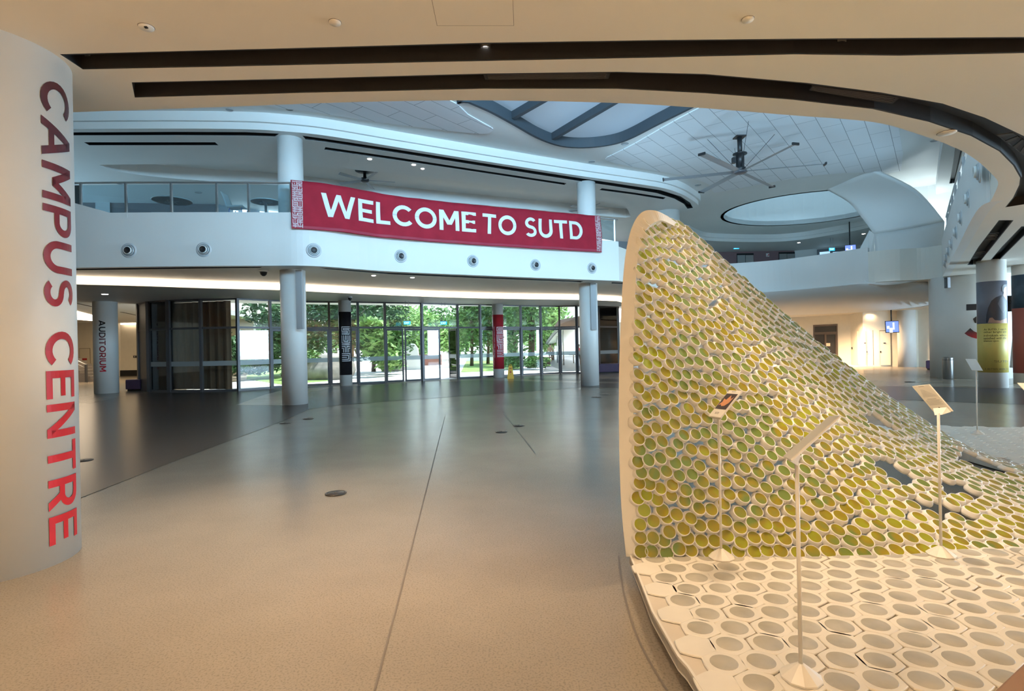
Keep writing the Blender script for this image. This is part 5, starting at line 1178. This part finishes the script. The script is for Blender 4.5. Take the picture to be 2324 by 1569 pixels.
def dome_cam(px_, py_, z, r, lb):
    p = P(px_, py_, z); o = thing('dome_camera', lb, 'camera', p); mb = MB(); mb.lathe(p, [(r, 0), (r, -.04), (r*.8, -.05)], 20); mb.build('base', M['white'], o); mb = MB(); mb.lathe(p, [(r*.75, -.045), (r*.6, -.12), (r*.3, -.16), (0, -.17)], 20); mb.build('dome', M['blackmetal'], o)
dome_cam(1067, 402.5, ZC-.012, .13, 'dome security camera in the recess above the banner'); dome_cam(598, 614, ZS, .14, 'dark dome camera under the balcony left of the white column'); dome_cam(794, 673.5, ZL, .10, 'small dark dome camera beside the top of the black wrapped column')
# line speakers on the two columns
for (x0, x1, y0, y1, c_, lb) in ((672, 687, 613, 747, C_A, 'tall grey line speaker fixed on the white column by the banner left end'), (1339, 1352, 643, 749, C_B, 'tall grey line speaker fixed on the right white column')):
    a = P((x0+x1)/2, y0, Y=c_[1]-.42); b = P((x0+x1)/2+1.5, y1, Y=c_[1]-.42); w_ = (x1-x0)/F*a.y/2; o = thing('line_speaker', lb, 'speaker', a); zc2 = (a.z+b.z)/2
    mb = MB(); mb.box((a.x, a.y, zc2), (w_, .06, (a.z-b.z)/2)); mb.build('body', mat('speaker grey', (.40, .41, .42), .5) if 'speaker grey' not in bpy.data.materials else bpy.data.materials['speaker grey'], o, bevel=.01)
    mb = MB(); mb.box((a.x+w_*.2, a.y-.063, zc2), (w_*.62, .004, (a.z-b.z)/2-.03)); mb.build('grille', M['greyfit'], o)
# wet floor sign
p = P(1159, 859.5, 0); o = thing('wet_floor_sign', 'yellow folding wet floor sign beside the red wrapped column', 'floor sign', (p.x, p.y, 0))
H, w0, w1 = .62, .165, .085
def asign(sgn, nm):
    mb = MB(); v = []
    for z, w_, d in ((0, w0, .16), (H, w1, .02)):
        for s in (-1, 1): v += [Vector((p.x+s*w_, p.y+sgn*d, z)), Vector((p.x+s*w_, p.y+sgn*(d-.02), z))]
    mb.add(v, [(0, 2, 6, 4), (1, 5, 7, 3), (0, 4, 5, 1), (2, 3, 7, 6), (4, 6, 7, 5), (0, 1, 3, 2)]); return mb.build(nm, M['yellow'], o)
fpnl = asign(-1, 'front_panel'); asign(1, 'back_panel')
mb = MB(); mb.tube([(p.x-.05, p.y, H), (p.x-.04, p.y, H+.06), (p.x+.04, p.y, H+.06), (p.x+.05, p.y, H)], .015, 6); mb.build('handle', M['yellow'], o)
mb = MB(); pl = lambda x, z: Vector((p.x+x, p.y-.165+.14*z/H, z))
mb.add([pl(-.05, .28), pl(.05, .28), pl(0, .40)], [(0, 1, 2)]); mb.add([pl(-.06, .47), pl(.06, .47), pl(.055, .51), pl(-.055, .51)], [(0, 1, 2, 3)]); mb.add([pl(-.02, .20), pl(.02, .20), pl(.02, .22), pl(-.02, .22)], [(0, 1, 2, 3)]); mb.build('warning_print', mat('red print', (.5, .05, .02), .5), fpnl)
# ------------------------------------------------------------------ upper floor behind the glass railing
def round_table(px_, py_, z, r, lb):
    p = P(px_, py_, z); o = thing('round_table', lb, 'table', (p.x, p.y, ZF), 'round white tables'); global_z = ZF+.004
    mb = MB(); mb.lathe((p.x, p.y, 0), [(r-.01, z), (r, z+.01), (r, z+.03), (0, z+.03)], 40); mb.add([(p.x+(r-.01)*math.cos(a), p.y+(r-.01)*math.sin(a), z) for a in [2*PI*k/40 for k in range(40)]], [tuple(range(39, -1, -1))]); mb.build('tabletop', M['white'], o)
    mb = MB(); mb.tube([(p.x, p.y, ZF+.03), (p.x, p.y, z-.02)], .035, 10); mb.build('pedestal', M['chrome'], o)
    mb = MB(); mb.lathe((p.x, p.y, ZF+.004), [(.28, 0), (.27, .02), (.04, .04)], 24); mb.build('base', M['chrome'], o)
    mb = MB()
    for k in range(4): mb.box((p.x, p.y, z-.015), (.19, .018, .012), 0, Matrix.Rotation(k*PI/4 if k in (0, 2) else k*PI/4, 3, 'Z')) if k in (0, 2) else None
    mb.build('bracket', M['darkmetal'], o)
round_table(391, 457, 5.98, .52, 'left round white table seen from below behind the glass railing'); round_table(603, 459.5, 5.98, .42, 'right round white table seen from below behind the glass railing')
p = P(541, 474, 5.70); o = thing('shell_chair', 'white shell chair with blue legs between the two round tables', 'chair', (p.x, p.y, ZF))
mb = MB(); v, f = grid(lambda u, v_: Vector((p.x-.24+.46*u, p.y-.22+.44*v_, 5.68+.04*(2*v_-1)**2+.02*u)), 8, 8); mb.add(v, f, 0, True); s1 = mb.build('seat', M['white'], o); q = s1.modifiers.new('t', 'SOLIDIFY'); q.thickness = .02
mb = MB(); v, f = grid(lambda u, v_: Vector((p.x-.24-.16*u**1.3, p.y-.20+.40*v_, 5.72+.44*u)), 8, 6); mb.add(v, f, 0, True); s1 = mb.build('backrest', M['white'], o); q = s1.modifiers.new('t', 'SOLIDIFY'); q.thickness = .02
blue = mat('blue metal', (.02, .12, .55), .4)
for sx in (-.17, .17):
    for sy in (-.17, .17): mb = MB(); mb.tube([(p.x+sx, p.y+sy, 5.68), (p.x+sx*1.3, p.y+sy*1.2, ZF)], .013, 6); mb.build('leg', blue, o)
UW = [Vector((-30, 21, 0)), Vector((-16, 22.5, 0)), Vector((-12.3, 23, 0))]
mb = MB(); mb.wall(UW, ZF, Z3, .2); struct(mb.build('wall_upper_left', mat('dark brown grey wall', (.10, .09, .10), .6)))
for x0, x1, y0 in [(218, 252, 458), (305, 320, 486), (345, 380, 482)]: struct(on_wall(UW, x0, y0, x1, 520, 'trim_wall_niche', mat('pale wall niche', (.45, .45, .44), .6) if 'pale wall niche' not in bpy.data.materials else bpy.data.materials['pale wall niche'], None, .03))
mb = MB(); mb.wall([Vector((-12.3, 23, 0)), Vector((-10, 25, 0)), Vector((-2, 30, 0)), Vector((9, 34, 0))], ZF, Z3, .2); struct(mb.build('wall_upper_back', mat('grey blue wall', (.30, .34, .38), .6)))
wn = struct(thing('window_3', None, None, (-10, 25, 6))); W2 = [Vector((-12.3, 22.9, 0)), Vector((-10, 24.9, 0)), Vector((-6, 27.4, 0))]
for x0, x1, y0 in [(528, 540, 478), (546, 563, 476), (588, 604, 480), (608, 634, 474)]: on_wall(W2, x0, y0, x1, 505, 'pane', mat('overcast window glass', (.5, .6, .7), .3, emit=(.75, .92, 1), es=1.3) if 'overcast window glass' not in bpy.data.materials else bpy.data.materials['overcast window glass'], wn, .08)
# glass railing of the right balcony and its posts
rl = thing('glass_railing', 'glass railing on the right balcony above its row of round spotlights', 'railing', (14, 17.6, ZP)); offr = [q+Vector((.12, -.08, 0)) for q in RE[6:]]
mb = MB(); mb.tube([q+Vector((0, 0, 6.3)) for q in offr], .03, 8); mb.build('handrail', M['chrome'], rl)
tot = len(offr)-1
for k in range(0, tot, 2):
    a, b = offr[k], offr[min(k+2, tot)]; t = (b-a).normalized()*.05; bar(a+t, b-t, ZP+.01, 6.25, .012, 'glass_panel', rl, 'bluerail'); mb = MB(); mb.box((a.x, a.y, (ZP+6.25)/2), (.03, .03, (6.25-ZP)/2)); mb.build('post', M['chrome'], rl)
# ------------------------------------------------------------------ outside
mb = MB(); fl = [G[2]+Vector((0, .15, 0))]+[g+Vector((0, .15, 0)) for g in G[3:]]; mb.poly([fl+[Vector((60, 30, 0)), Vector((60, 140, 0)), Vector((-90, 140, 0)), Vector((-40, 40, 0)), Vector((-15.5, 38, 0))]], -.05, .012); struct(mb.build('pavement', M['pave']))
def ground(pts, m, nm, z0=.012, z1=.03): mb = MB(); mb.poly([[Vector((p.x, p.y, 0)) for p in (P(x, y, 0) for x, y in pts)]], z0, z1); return struct(mb.build(nm, M[m]))
ground([(1046, 846), (1125, 843), (1180, 838), (1200, 822), (1150, 815), (1060, 817)], 'grass', 'lawn'); ground([(640, 874), (745, 866), (770, 850), (760, 830), (700, 826), (560, 835), (560, 862)], 'grass', 'planted_ground')
ground([(1232, 846), (1340, 842), (1330, 808), (1262, 808), (1240, 826)], 'darkmetal', 'path', .012, .02)
def leaves(mb, c, rad, n, sz, R_, m=0, droop=0):
    for _ in range(n):
        while True:
            q = Vector((R_.uniform(-1, 1), R_.uniform(-1, 1), R_.uniform(-1, 1)))
            if .30 < q.length < 1: break
        k = c + Vector((q.x*rad[0], q.y*rad[1], q.z*rad[2])); a = Vector((R_.gauss(0, 1), R_.gauss(0, 1), R_.gauss(0, .6)-droop)).normalized(); b = a.cross(Vector((R_.gauss(0, 1), R_.gauss(0, 1), R_.gauss(0, 1)))).normalized(); s = sz*R_.uniform(.6, 1.4)
        mb.add([k-a*s, k+b*s*.35, k+a*s, k-b*s*.35], [(0, 1, 2, 3)], m)
def tree(px_, Y, h, r, m, lb, z0=.0, n=1500, sz=.20, tr_=.16, name='tree', seed=1, flat=1.0):
    R_ = random.Random(seed); x = P(px_, 700, Y=Y).x; o = thing(name, lb, 'tree' if name == 'tree' else 'plant', (x, Y, 0))
    if tr_:
        mb = MB(); mb.tube([(x, Y, 0), (x+.1, Y, h*.3), (x-.05, Y+.1, h*.6), (x, Y, h*.85)], [tr_, tr_*.8, tr_*.6, tr_*.25], 8); mb.build('trunk', M['bark'], o)
        mb = MB()
        for k in range(5):
            a = 2*PI*k/5+seed; mb.tube([(x, Y, h*(.35+.06*k)), (x+math.cos(a)*r*.5, Y+math.sin(a)*r*.5, h*(.55+.06*k))], [tr_*.4, tr_*.12], 6)
        mb.build('branches', M['bark'], o)
    mb = MB(); nb = 7; n = int(n*1.7)
    for k in range(nb):
        a = R_.uniform(0, 2*PI); rr2 = r*R_.uniform(.2, .6); zc3 = z0 + (h-z0)*(.25+.6*k/nb) if z0 else h*(.30+.62*k/nb)
        leaves(mb, Vector((x+rr2*math.cos(a), Y+rr2*math.sin(a)*.7, zc3)), (r*.65, r*.6, h*.20*flat), n//nb, sz, R_)
    mb.build('crown' if name == 'tree' else 'foliage', M[m], o)
tree(795, 33, 7.5, 2.4, 'green3', 'dark leafy tree seen above the black wrapped column', seed=1, n=1800)
tree(845, 37, 7.5, 2.6, 'green3', 'dark leafy tree right of the black wrapped column', seed=2, n=1800)
tree(905, 58, 6.3, 3.4, 'green2', 'pale green tree behind the double glass doors, left', seed=3, sz=.28)
tree(948, 64, 6.5, 3.2, 'green', 'mid green tree behind the double glass doors, right', seed=4, sz=.3)
tree(985, 60, 5.4, 2.6, 'green2', 'light bamboo clump behind the fixed door leaf', seed=5, sz=.28)
tree(1028, 66, 5.6, 2.8, 'green2', 'pale tree seen through the open door', seed=6, sz=.3)
tree(1068, 44, 8.5, 2.6, 'green', 'leafy green tree right of the open door', seed=7, sz=.22, n=1900)
tree(1105, 48, 8.5, 2.8, 'green', 'leafy green tree left of the red wrapped column', seed=8, sz=.24, n=1900)
tree(1165, 42, 9, 2.4, 'green3', 'dark leafy tree right of the red wrapped column', seed=9, n=1900)
tree(1203, 38, 9.5, 2.2, 'green', 'tree with a thick pale trunk in the middle of the right door bays', seed=10, tr_=.30, n=1700)
tree(1252, 56, 6.5, 2.2, 'green2', 'light green tree beside the white outdoor canopy', seed=11, sz=.26)
tree(640, 33, 4.8, 2.0, 'green3', 'dark shrub tree left behind the first white column', seed=12)
tree(715, 36, 7.0, 2.2, 'green3', 'dark tree right behind the first white column', seed=13)
tree(860, 30.5, 3.3, 1.0, 'green2', 'broad leaved plant at the left of the double glass doors', seed=14, name='garden_plant', tr_=0, n=500, sz=.36)
tree(885, 33, 2.6, .9, 'green', 'second broad leaved plant in front of the grey boulder', seed=15, name='garden_plant', tr_=0, n=400, sz=.34)
tree(520, 29, 2.6, 1.3, 'green3', 'dark leafy shrub behind the glass right of the brown curtain', seed=22, name='garden_plant', tr_=0, n=1000, sz=.16)
tree(590, 30, 2.2, 1.2, 'green3', 'low dark shrub behind the glass left of the first column', seed=16, name='garden_plant', tr_=0, n=900, sz=.16)
tree(700, 29, 1.7, 1.3, 'green', 'low planting behind the glass right of the first column', seed=17, name='garden_plant', tr_=0, n=900, sz=.16)
tree(1218, 35, .9, 1.0, 'green', 'low hedge behind the right glass doors', seed=18, name='garden_plant', tr_=0, n=900, sz=.10)
tree(1165, 36, 1.0, .9, 'green', 'low hedge behind the yellow floor sign', seed=19, name='garden_plant', tr_=0, n=900, sz=.10)
for k, (x, Y, h, r) in enumerate([(760, 75, 9, 4.2), (880, 90, 8, 4.2), (960, 98, 7.2, 4), (1060, 92, 7.5, 4.2), (1150, 78, 9, 4.2), (1240, 96, 8, 4.2), (620, 70, 9, 4.2), (480, 64, 8, 4.2)]):
    tree(x, Y, h, r, 'green2' if k % 2 else 'green', 'far background tree in the garden, %s' % ['beyond the black wrapped column', 'beyond the left door leaf', 'beyond the right door leaf', 'beyond the lawn', 'beyond the red wrapped column', 'beyond the outdoor canopy', 'beyond the first white column', 'beyond the glass wall left end'][k], seed=30+k, sz=.5, n=1100, tr_=.25)
# boulder, white curved slab, low brown wall
def blob(c, r, seed, nm, m, lb, cat, flat=.7):
    R_ = random.Random(seed); bm = bmesh.new(); bmesh.ops.create_icosphere(bm, subdivisions=3, radius=1)
    for v in bm.verts:
        k = 1+.12*math.sin(v.co.x*3+seed)+.10*math.sin(v.co.y*4+v.co.z*3); v.co = Vector((v.co.x*r[0]*k, v.co.y*r[1]*k, max(v.co.z*r[2]*k, -r[2]*.5)))
    me = bpy.data.meshes.new(nm); bm.to_mesh(me); bm.free(); me.materials.append(M[m]); o = bpy.data.objects.new(nm, me); scn.collection.objects.link(o); o.location = (c[0], c[1], c[2]+r[2]*.5); me.polygons.foreach_set('use_smooth', [True]*len(me.polygons)); return tag(o, lb, cat)
q = P(893, 843, 0); blob((q.x, q.y, 0), (.9, .8, .95), 3, 'boulder', 'rock', 'grey boulder on the paving behind the left door leaf', 'rock')
q = P(718, 866, 0); blob((q.x, q.y+1.4, 0), (1.3, .9, .95), 5, 'boulder', 'rock', 'big brown grey boulder behind the glass right of the first column', 'rock')
q = P(935, 840, 0); mb = MB(); prof = [(-.9, 0), (.9, 0), (.85, .6), (.5, .9), (.45, 1.5), (.2, 1.85), (-.1, 1.9), (-.35, 1.6), (-.6, 1.2), (-.9, 1.05)]
t_ = tessellate_polygon([[Vector((a, b, 0)) for a, b in prof]]); n = len(prof); mb.add([(q.x+a, q.y, b) for a, b in prof]+[(q.x+a, q.y+.25, b) for a, b in prof], [tuple(t) for t in t_]+[tuple(i+n for i in t[::-1]) for t in t_]+[(i, (i+1) % n, n+(i+1) % n, n+i) for i in range(n)])
tag(mb.build('stone_slab', M['white'], None, True), 'white curved standing slab on the paving behind the double doors', 'garden sculpture')
a, b = P(884, 822, Y=46), P(1002, 815, Y=48); mb = MB(); mb.wall([Vector((a.x, 46, 0)), Vector((b.x, 48, 0))], 0, .95, .3); tag(mb.build('garden_wall', mat('red brown wall', (.30, .12, .09), .7)), 'low red brown wall beyond the double glass doors', 'wall')
a, b = P(1046, 812, Y=58), P(1180, 808, Y=58); mb = MB(); mb.wall([Vector((a.x, 58, 0)), Vector((b.x, 58, 0))], .0, 1.05, .2); tag(mb.build('garden_fence', M['white']), 'long low white fence beyond the lawn', 'fence')
p = P(1162, 828, 0); a, b = P(1145, 765, Y=p.y), P(1175, 765, Y=p.y); mb = MB(); mb.wall([Vector((a.x, p.y, 0)), Vector((b.x, p.y, 0))], 0, a.z, .15); tag(mb.build('bamboo_screen', mat('pale bamboo screen', (.42, .45, .33), .7, var=.3, scale=9)), 'pale screen panel among trees right of the red wrapped column', 'screen')
# outdoor canopy and building at right
cn = thing('outdoor_canopy', 'white fabric walkway canopy with grey fascia outside the right glass doors', 'canopy', (3, 40, 0))
rib = [P(1234, 789, Y=60), P(1262, 752, Y=44), P(1290, 742, Y=36), P(1330, 735, Y=33)]; rib2 = [P(1290, 772, Y=60), P(1330, 745, Y=44), P(1380, 730, Y=36), P(1400, 720, Y=33)]
mb = MB(); mb.ribbon(smooth(rib, 4), smooth(rib2, 4)); o = mb.build('roof_membrane', M['white'], cn); sm_ = o.modifiers.new('t', 'SOLIDIFY'); sm_.thickness = .1
mb = MB(); mb.tube(smooth(rib, 4), .14, 6); mb.build('edge_beam', M['darkmetal'], cn)
for x, Y in ((1264, 48), (1278, 42), (1256, 56)):
    b = P(x, 760, Y=Y); mb = MB(); mb.tube([(b.x, Y, 0), (b.x, Y, 3.1)], .06, 6); mb.build('post', M['chrome'], cn)
bl_ = thing('building', 'white building with dark louvres high behind the outdoor canopy', 'building', (8, 70, 0))
a, b = P(1258, 745, Y=72), P(1390, 745, Y=72); mb = MB(); mb.add([(a.x, 72, 0), (b.x, 72, 0), (b.x, 72, 9.5), (a.x+3.2, 72, 9.5), (a.x, 80, 0), (b.x, 80, 0), (b.x, 80, 9.5), (a.x+3.2, 80, 9.5)], [(0, 1, 2, 3), (5, 4, 7, 6), (0, 3, 7, 4), (3, 2, 6, 7), (1, 5, 6, 2)]); mb.build('wall', M['white'], bl_)
mb = MB(); [mb.box((a.x+5.2, 71.9, 6.3+.22*k), (1.6, .05, .06)) for k in range(9)]; mb.build('louvre', M['darkmetal'], bl_)
mb = MB(); a = P(1262, 729, Y=34); b = P(1316, 719, Y=33); mb.add([P(1258, 742, Y=34), P(1267, 727, Y=34), P(1318, 717, Y=33), P(1318, 742, Y=33)]+[P(1258, 742, Y=34)+Vector((.3, 1, 0)), P(1267, 727, Y=34)+Vector((.3, 1, 0)), P(1318, 717, Y=33)+Vector((0, 1, 0)), P(1318, 742, Y=33)+Vector((0, 1, 0))], [(0, 3, 2, 1), (4, 5, 6, 7), (1, 2, 6, 5), (0, 1, 5, 4), (0, 4, 7, 3)]); mb.build('brown_fascia', mat('brown fascia', (.16, .10, .07), .6), cn)
p = P(1241, 832, 0); o = thing('picnic_table', 'brown wooden outdoor bench table beside the covered path', 'table', (p.x, p.y, 0)); mb = MB(); mb.box((p.x, p.y, .66), (.45, .4, .04)); mb.build('top', M['bark'], o); mb = MB(); mb.box((p.x, p.y, .31), (.25, .25, .31)); mb.build('base', M['bark'], o)
p = P(1302, 825, 0); o = thing('cafe_table', 'dark cafe table outside the last glass door', 'table', (p.x, p.y, 0)); mb = MB(); mb.lathe((p.x, p.y, 0), [(.4, .70), (.4, .73), (0, .73)], 20); mb.build('top', M['blackmetal'], o); mb = MB(); mb.tube([(p.x, p.y, 0), (p.x, p.y, .7)], .04, 6); mb.build('leg', M['blackmetal'], o)
# people
def person(px_, Y, h, lb, top, bottom, flip=1, stride=.2):
    x = P(px_, 800, Y=Y).x; o = thing('person', lb, 'person', (x, Y, 0)); s = h/1.75
    J = {'pel': (0, 0, .95), 'ch': (0, 0, 1.25), 'nk': (0, 0, 1.47), 'hd': (0, -.02, 1.60), 'tp': (0, -.01, 1.70), 'shL': (-.18, 0, 1.40), 'elL': (-.25, .02*flip, 1.12), 'haL': (-.26, -.10*flip, .88), 'shR': (.18, 0, 1.40), 'elR': (.24, -.03, 1.12), 'haR': (.25, .06, .88),
         'hiL': (-.09, 0, .90), 'knL': (-.10, -stride*.6, .50), 'anL': (-.10, -stride*.8, .08), 'toL': (-.11, -stride*.8-.16, .03), 'hiR': (.09, 0, .90), 'knR': (.10, stride*.3, .49), 'anR': (.10, stride, .10), 'toR': (.11, stride-.14, .04)}
    E = [('pel', 'ch'), ('ch', 'nk'), ('nk', 'hd'), ('hd', 'tp'), ('ch', 'shL'), ('shL', 'elL'), ('elL', 'haL'), ('ch', 'shR'), ('shR', 'elR'), ('elR', 'haR'), ('pel', 'hiL'), ('hiL', 'knL'), ('knL', 'anL'), ('anL', 'toL'), ('pel', 'hiR'), ('hiR', 'knR'), ('knR', 'anR'), ('anR', 'toR')]
    rad = {'pel': .13, 'ch': .14, 'nk': .055, 'hd': .095, 'tp': .07, 'shL': .06, 'shR': .06, 'elL': .042, 'elR': .042, 'haL': .03, 'haR': .03, 'hiL': .09, 'hiR': .09, 'knL': .058, 'knR': .058, 'anL': .04, 'anR': .04, 'toL': .03, 'toR': .03}
    def skin(names, edges, m, nm, k=1.0):
        idx = {n_: i for i, n_ in enumerate(names)}; me = bpy.data.meshes.new(nm); me.from_pydata([Vector(J[n_])*s for n_ in names], [(idx[a], idx[b]) for a, b in edges], [])
        ob = bpy.data.objects.new(nm, me); scn.collection.objects.link(ob); ob.parent = o; md = ob.modifiers.new('s', 'SKIN'); md.use_smooth_shade = True
        for i, n_ in enumerate(names): me.skin_vertices[0].data[i].radius = (rad[n_]*s*k,)*2; me.skin_vertices[0].data[i].use_root = (i == 0)
        sb = ob.modifiers.new('u', 'SUBSURF'); sb.levels = 1; sb.render_levels = 1; me.materials.append(m); return ob
    skin(list(J), E, M['skinreal'], 'body'); skin(['pel', 'ch', 'nk', 'shL', 'shR', 'elL', 'elR'][:5], [('pel', 'ch'), ('ch', 'nk'), ('ch', 'shL'), ('ch', 'shR')], top, 'shirt', 1.13)
    skin(['pel', 'hiL', 'knL', 'hiR', 'knR'], [('pel', 'hiL'), ('hiL', 'knL'), ('pel', 'hiR'), ('hiR', 'knR')], bottom, 'shorts', 1.14)
    mb = MB(); mb.lathe((x, Y+.01, 1.62*s), [(.085*s, -.02), (.105*s, .03), (.09*s, .09*s), (.05*s, .12*s), (0, .13*s)], 12); mb.build('hair', M['blackmetal'], o)
M['skinreal'] = mat('skin', (.45, .27, .19), .6)
person(1249, 50, 1.68, 'person in brown top and dark shorts walking on the covered path outside', mat('brown shirt', (.28, .20, .16), .7), mat('dark shorts', (.04, .04, .05), .7))
person(1313.5, 41, 1.6, 'person in a pink red shirt half hidden behind the right white column', mat('pink red shirt', (.60, .05, .12), .7), mat('dark trousers', (.05, .04, .05), .7), stride=.05)
# brown curtain and dark room behind the left panes
mb = MB(); c0 = G[1]+Vector((.1, .9, 0)); c1 = G[3]+Vector((.75, .8, 0)); pts = []
for k in range(41): t = k/40; q = c0.lerp(c1, t); pts.append(q+Vector((0, .06*math.sin(k*1.3), 0)))
mb.wall(pts, .03, ZT-.02, .03); tag(mb.build('curtain', mat('brown curtain', (.20, .12, .07), .8)), 'brown pleated curtain behind the left panes of the glass wall', 'curtain')
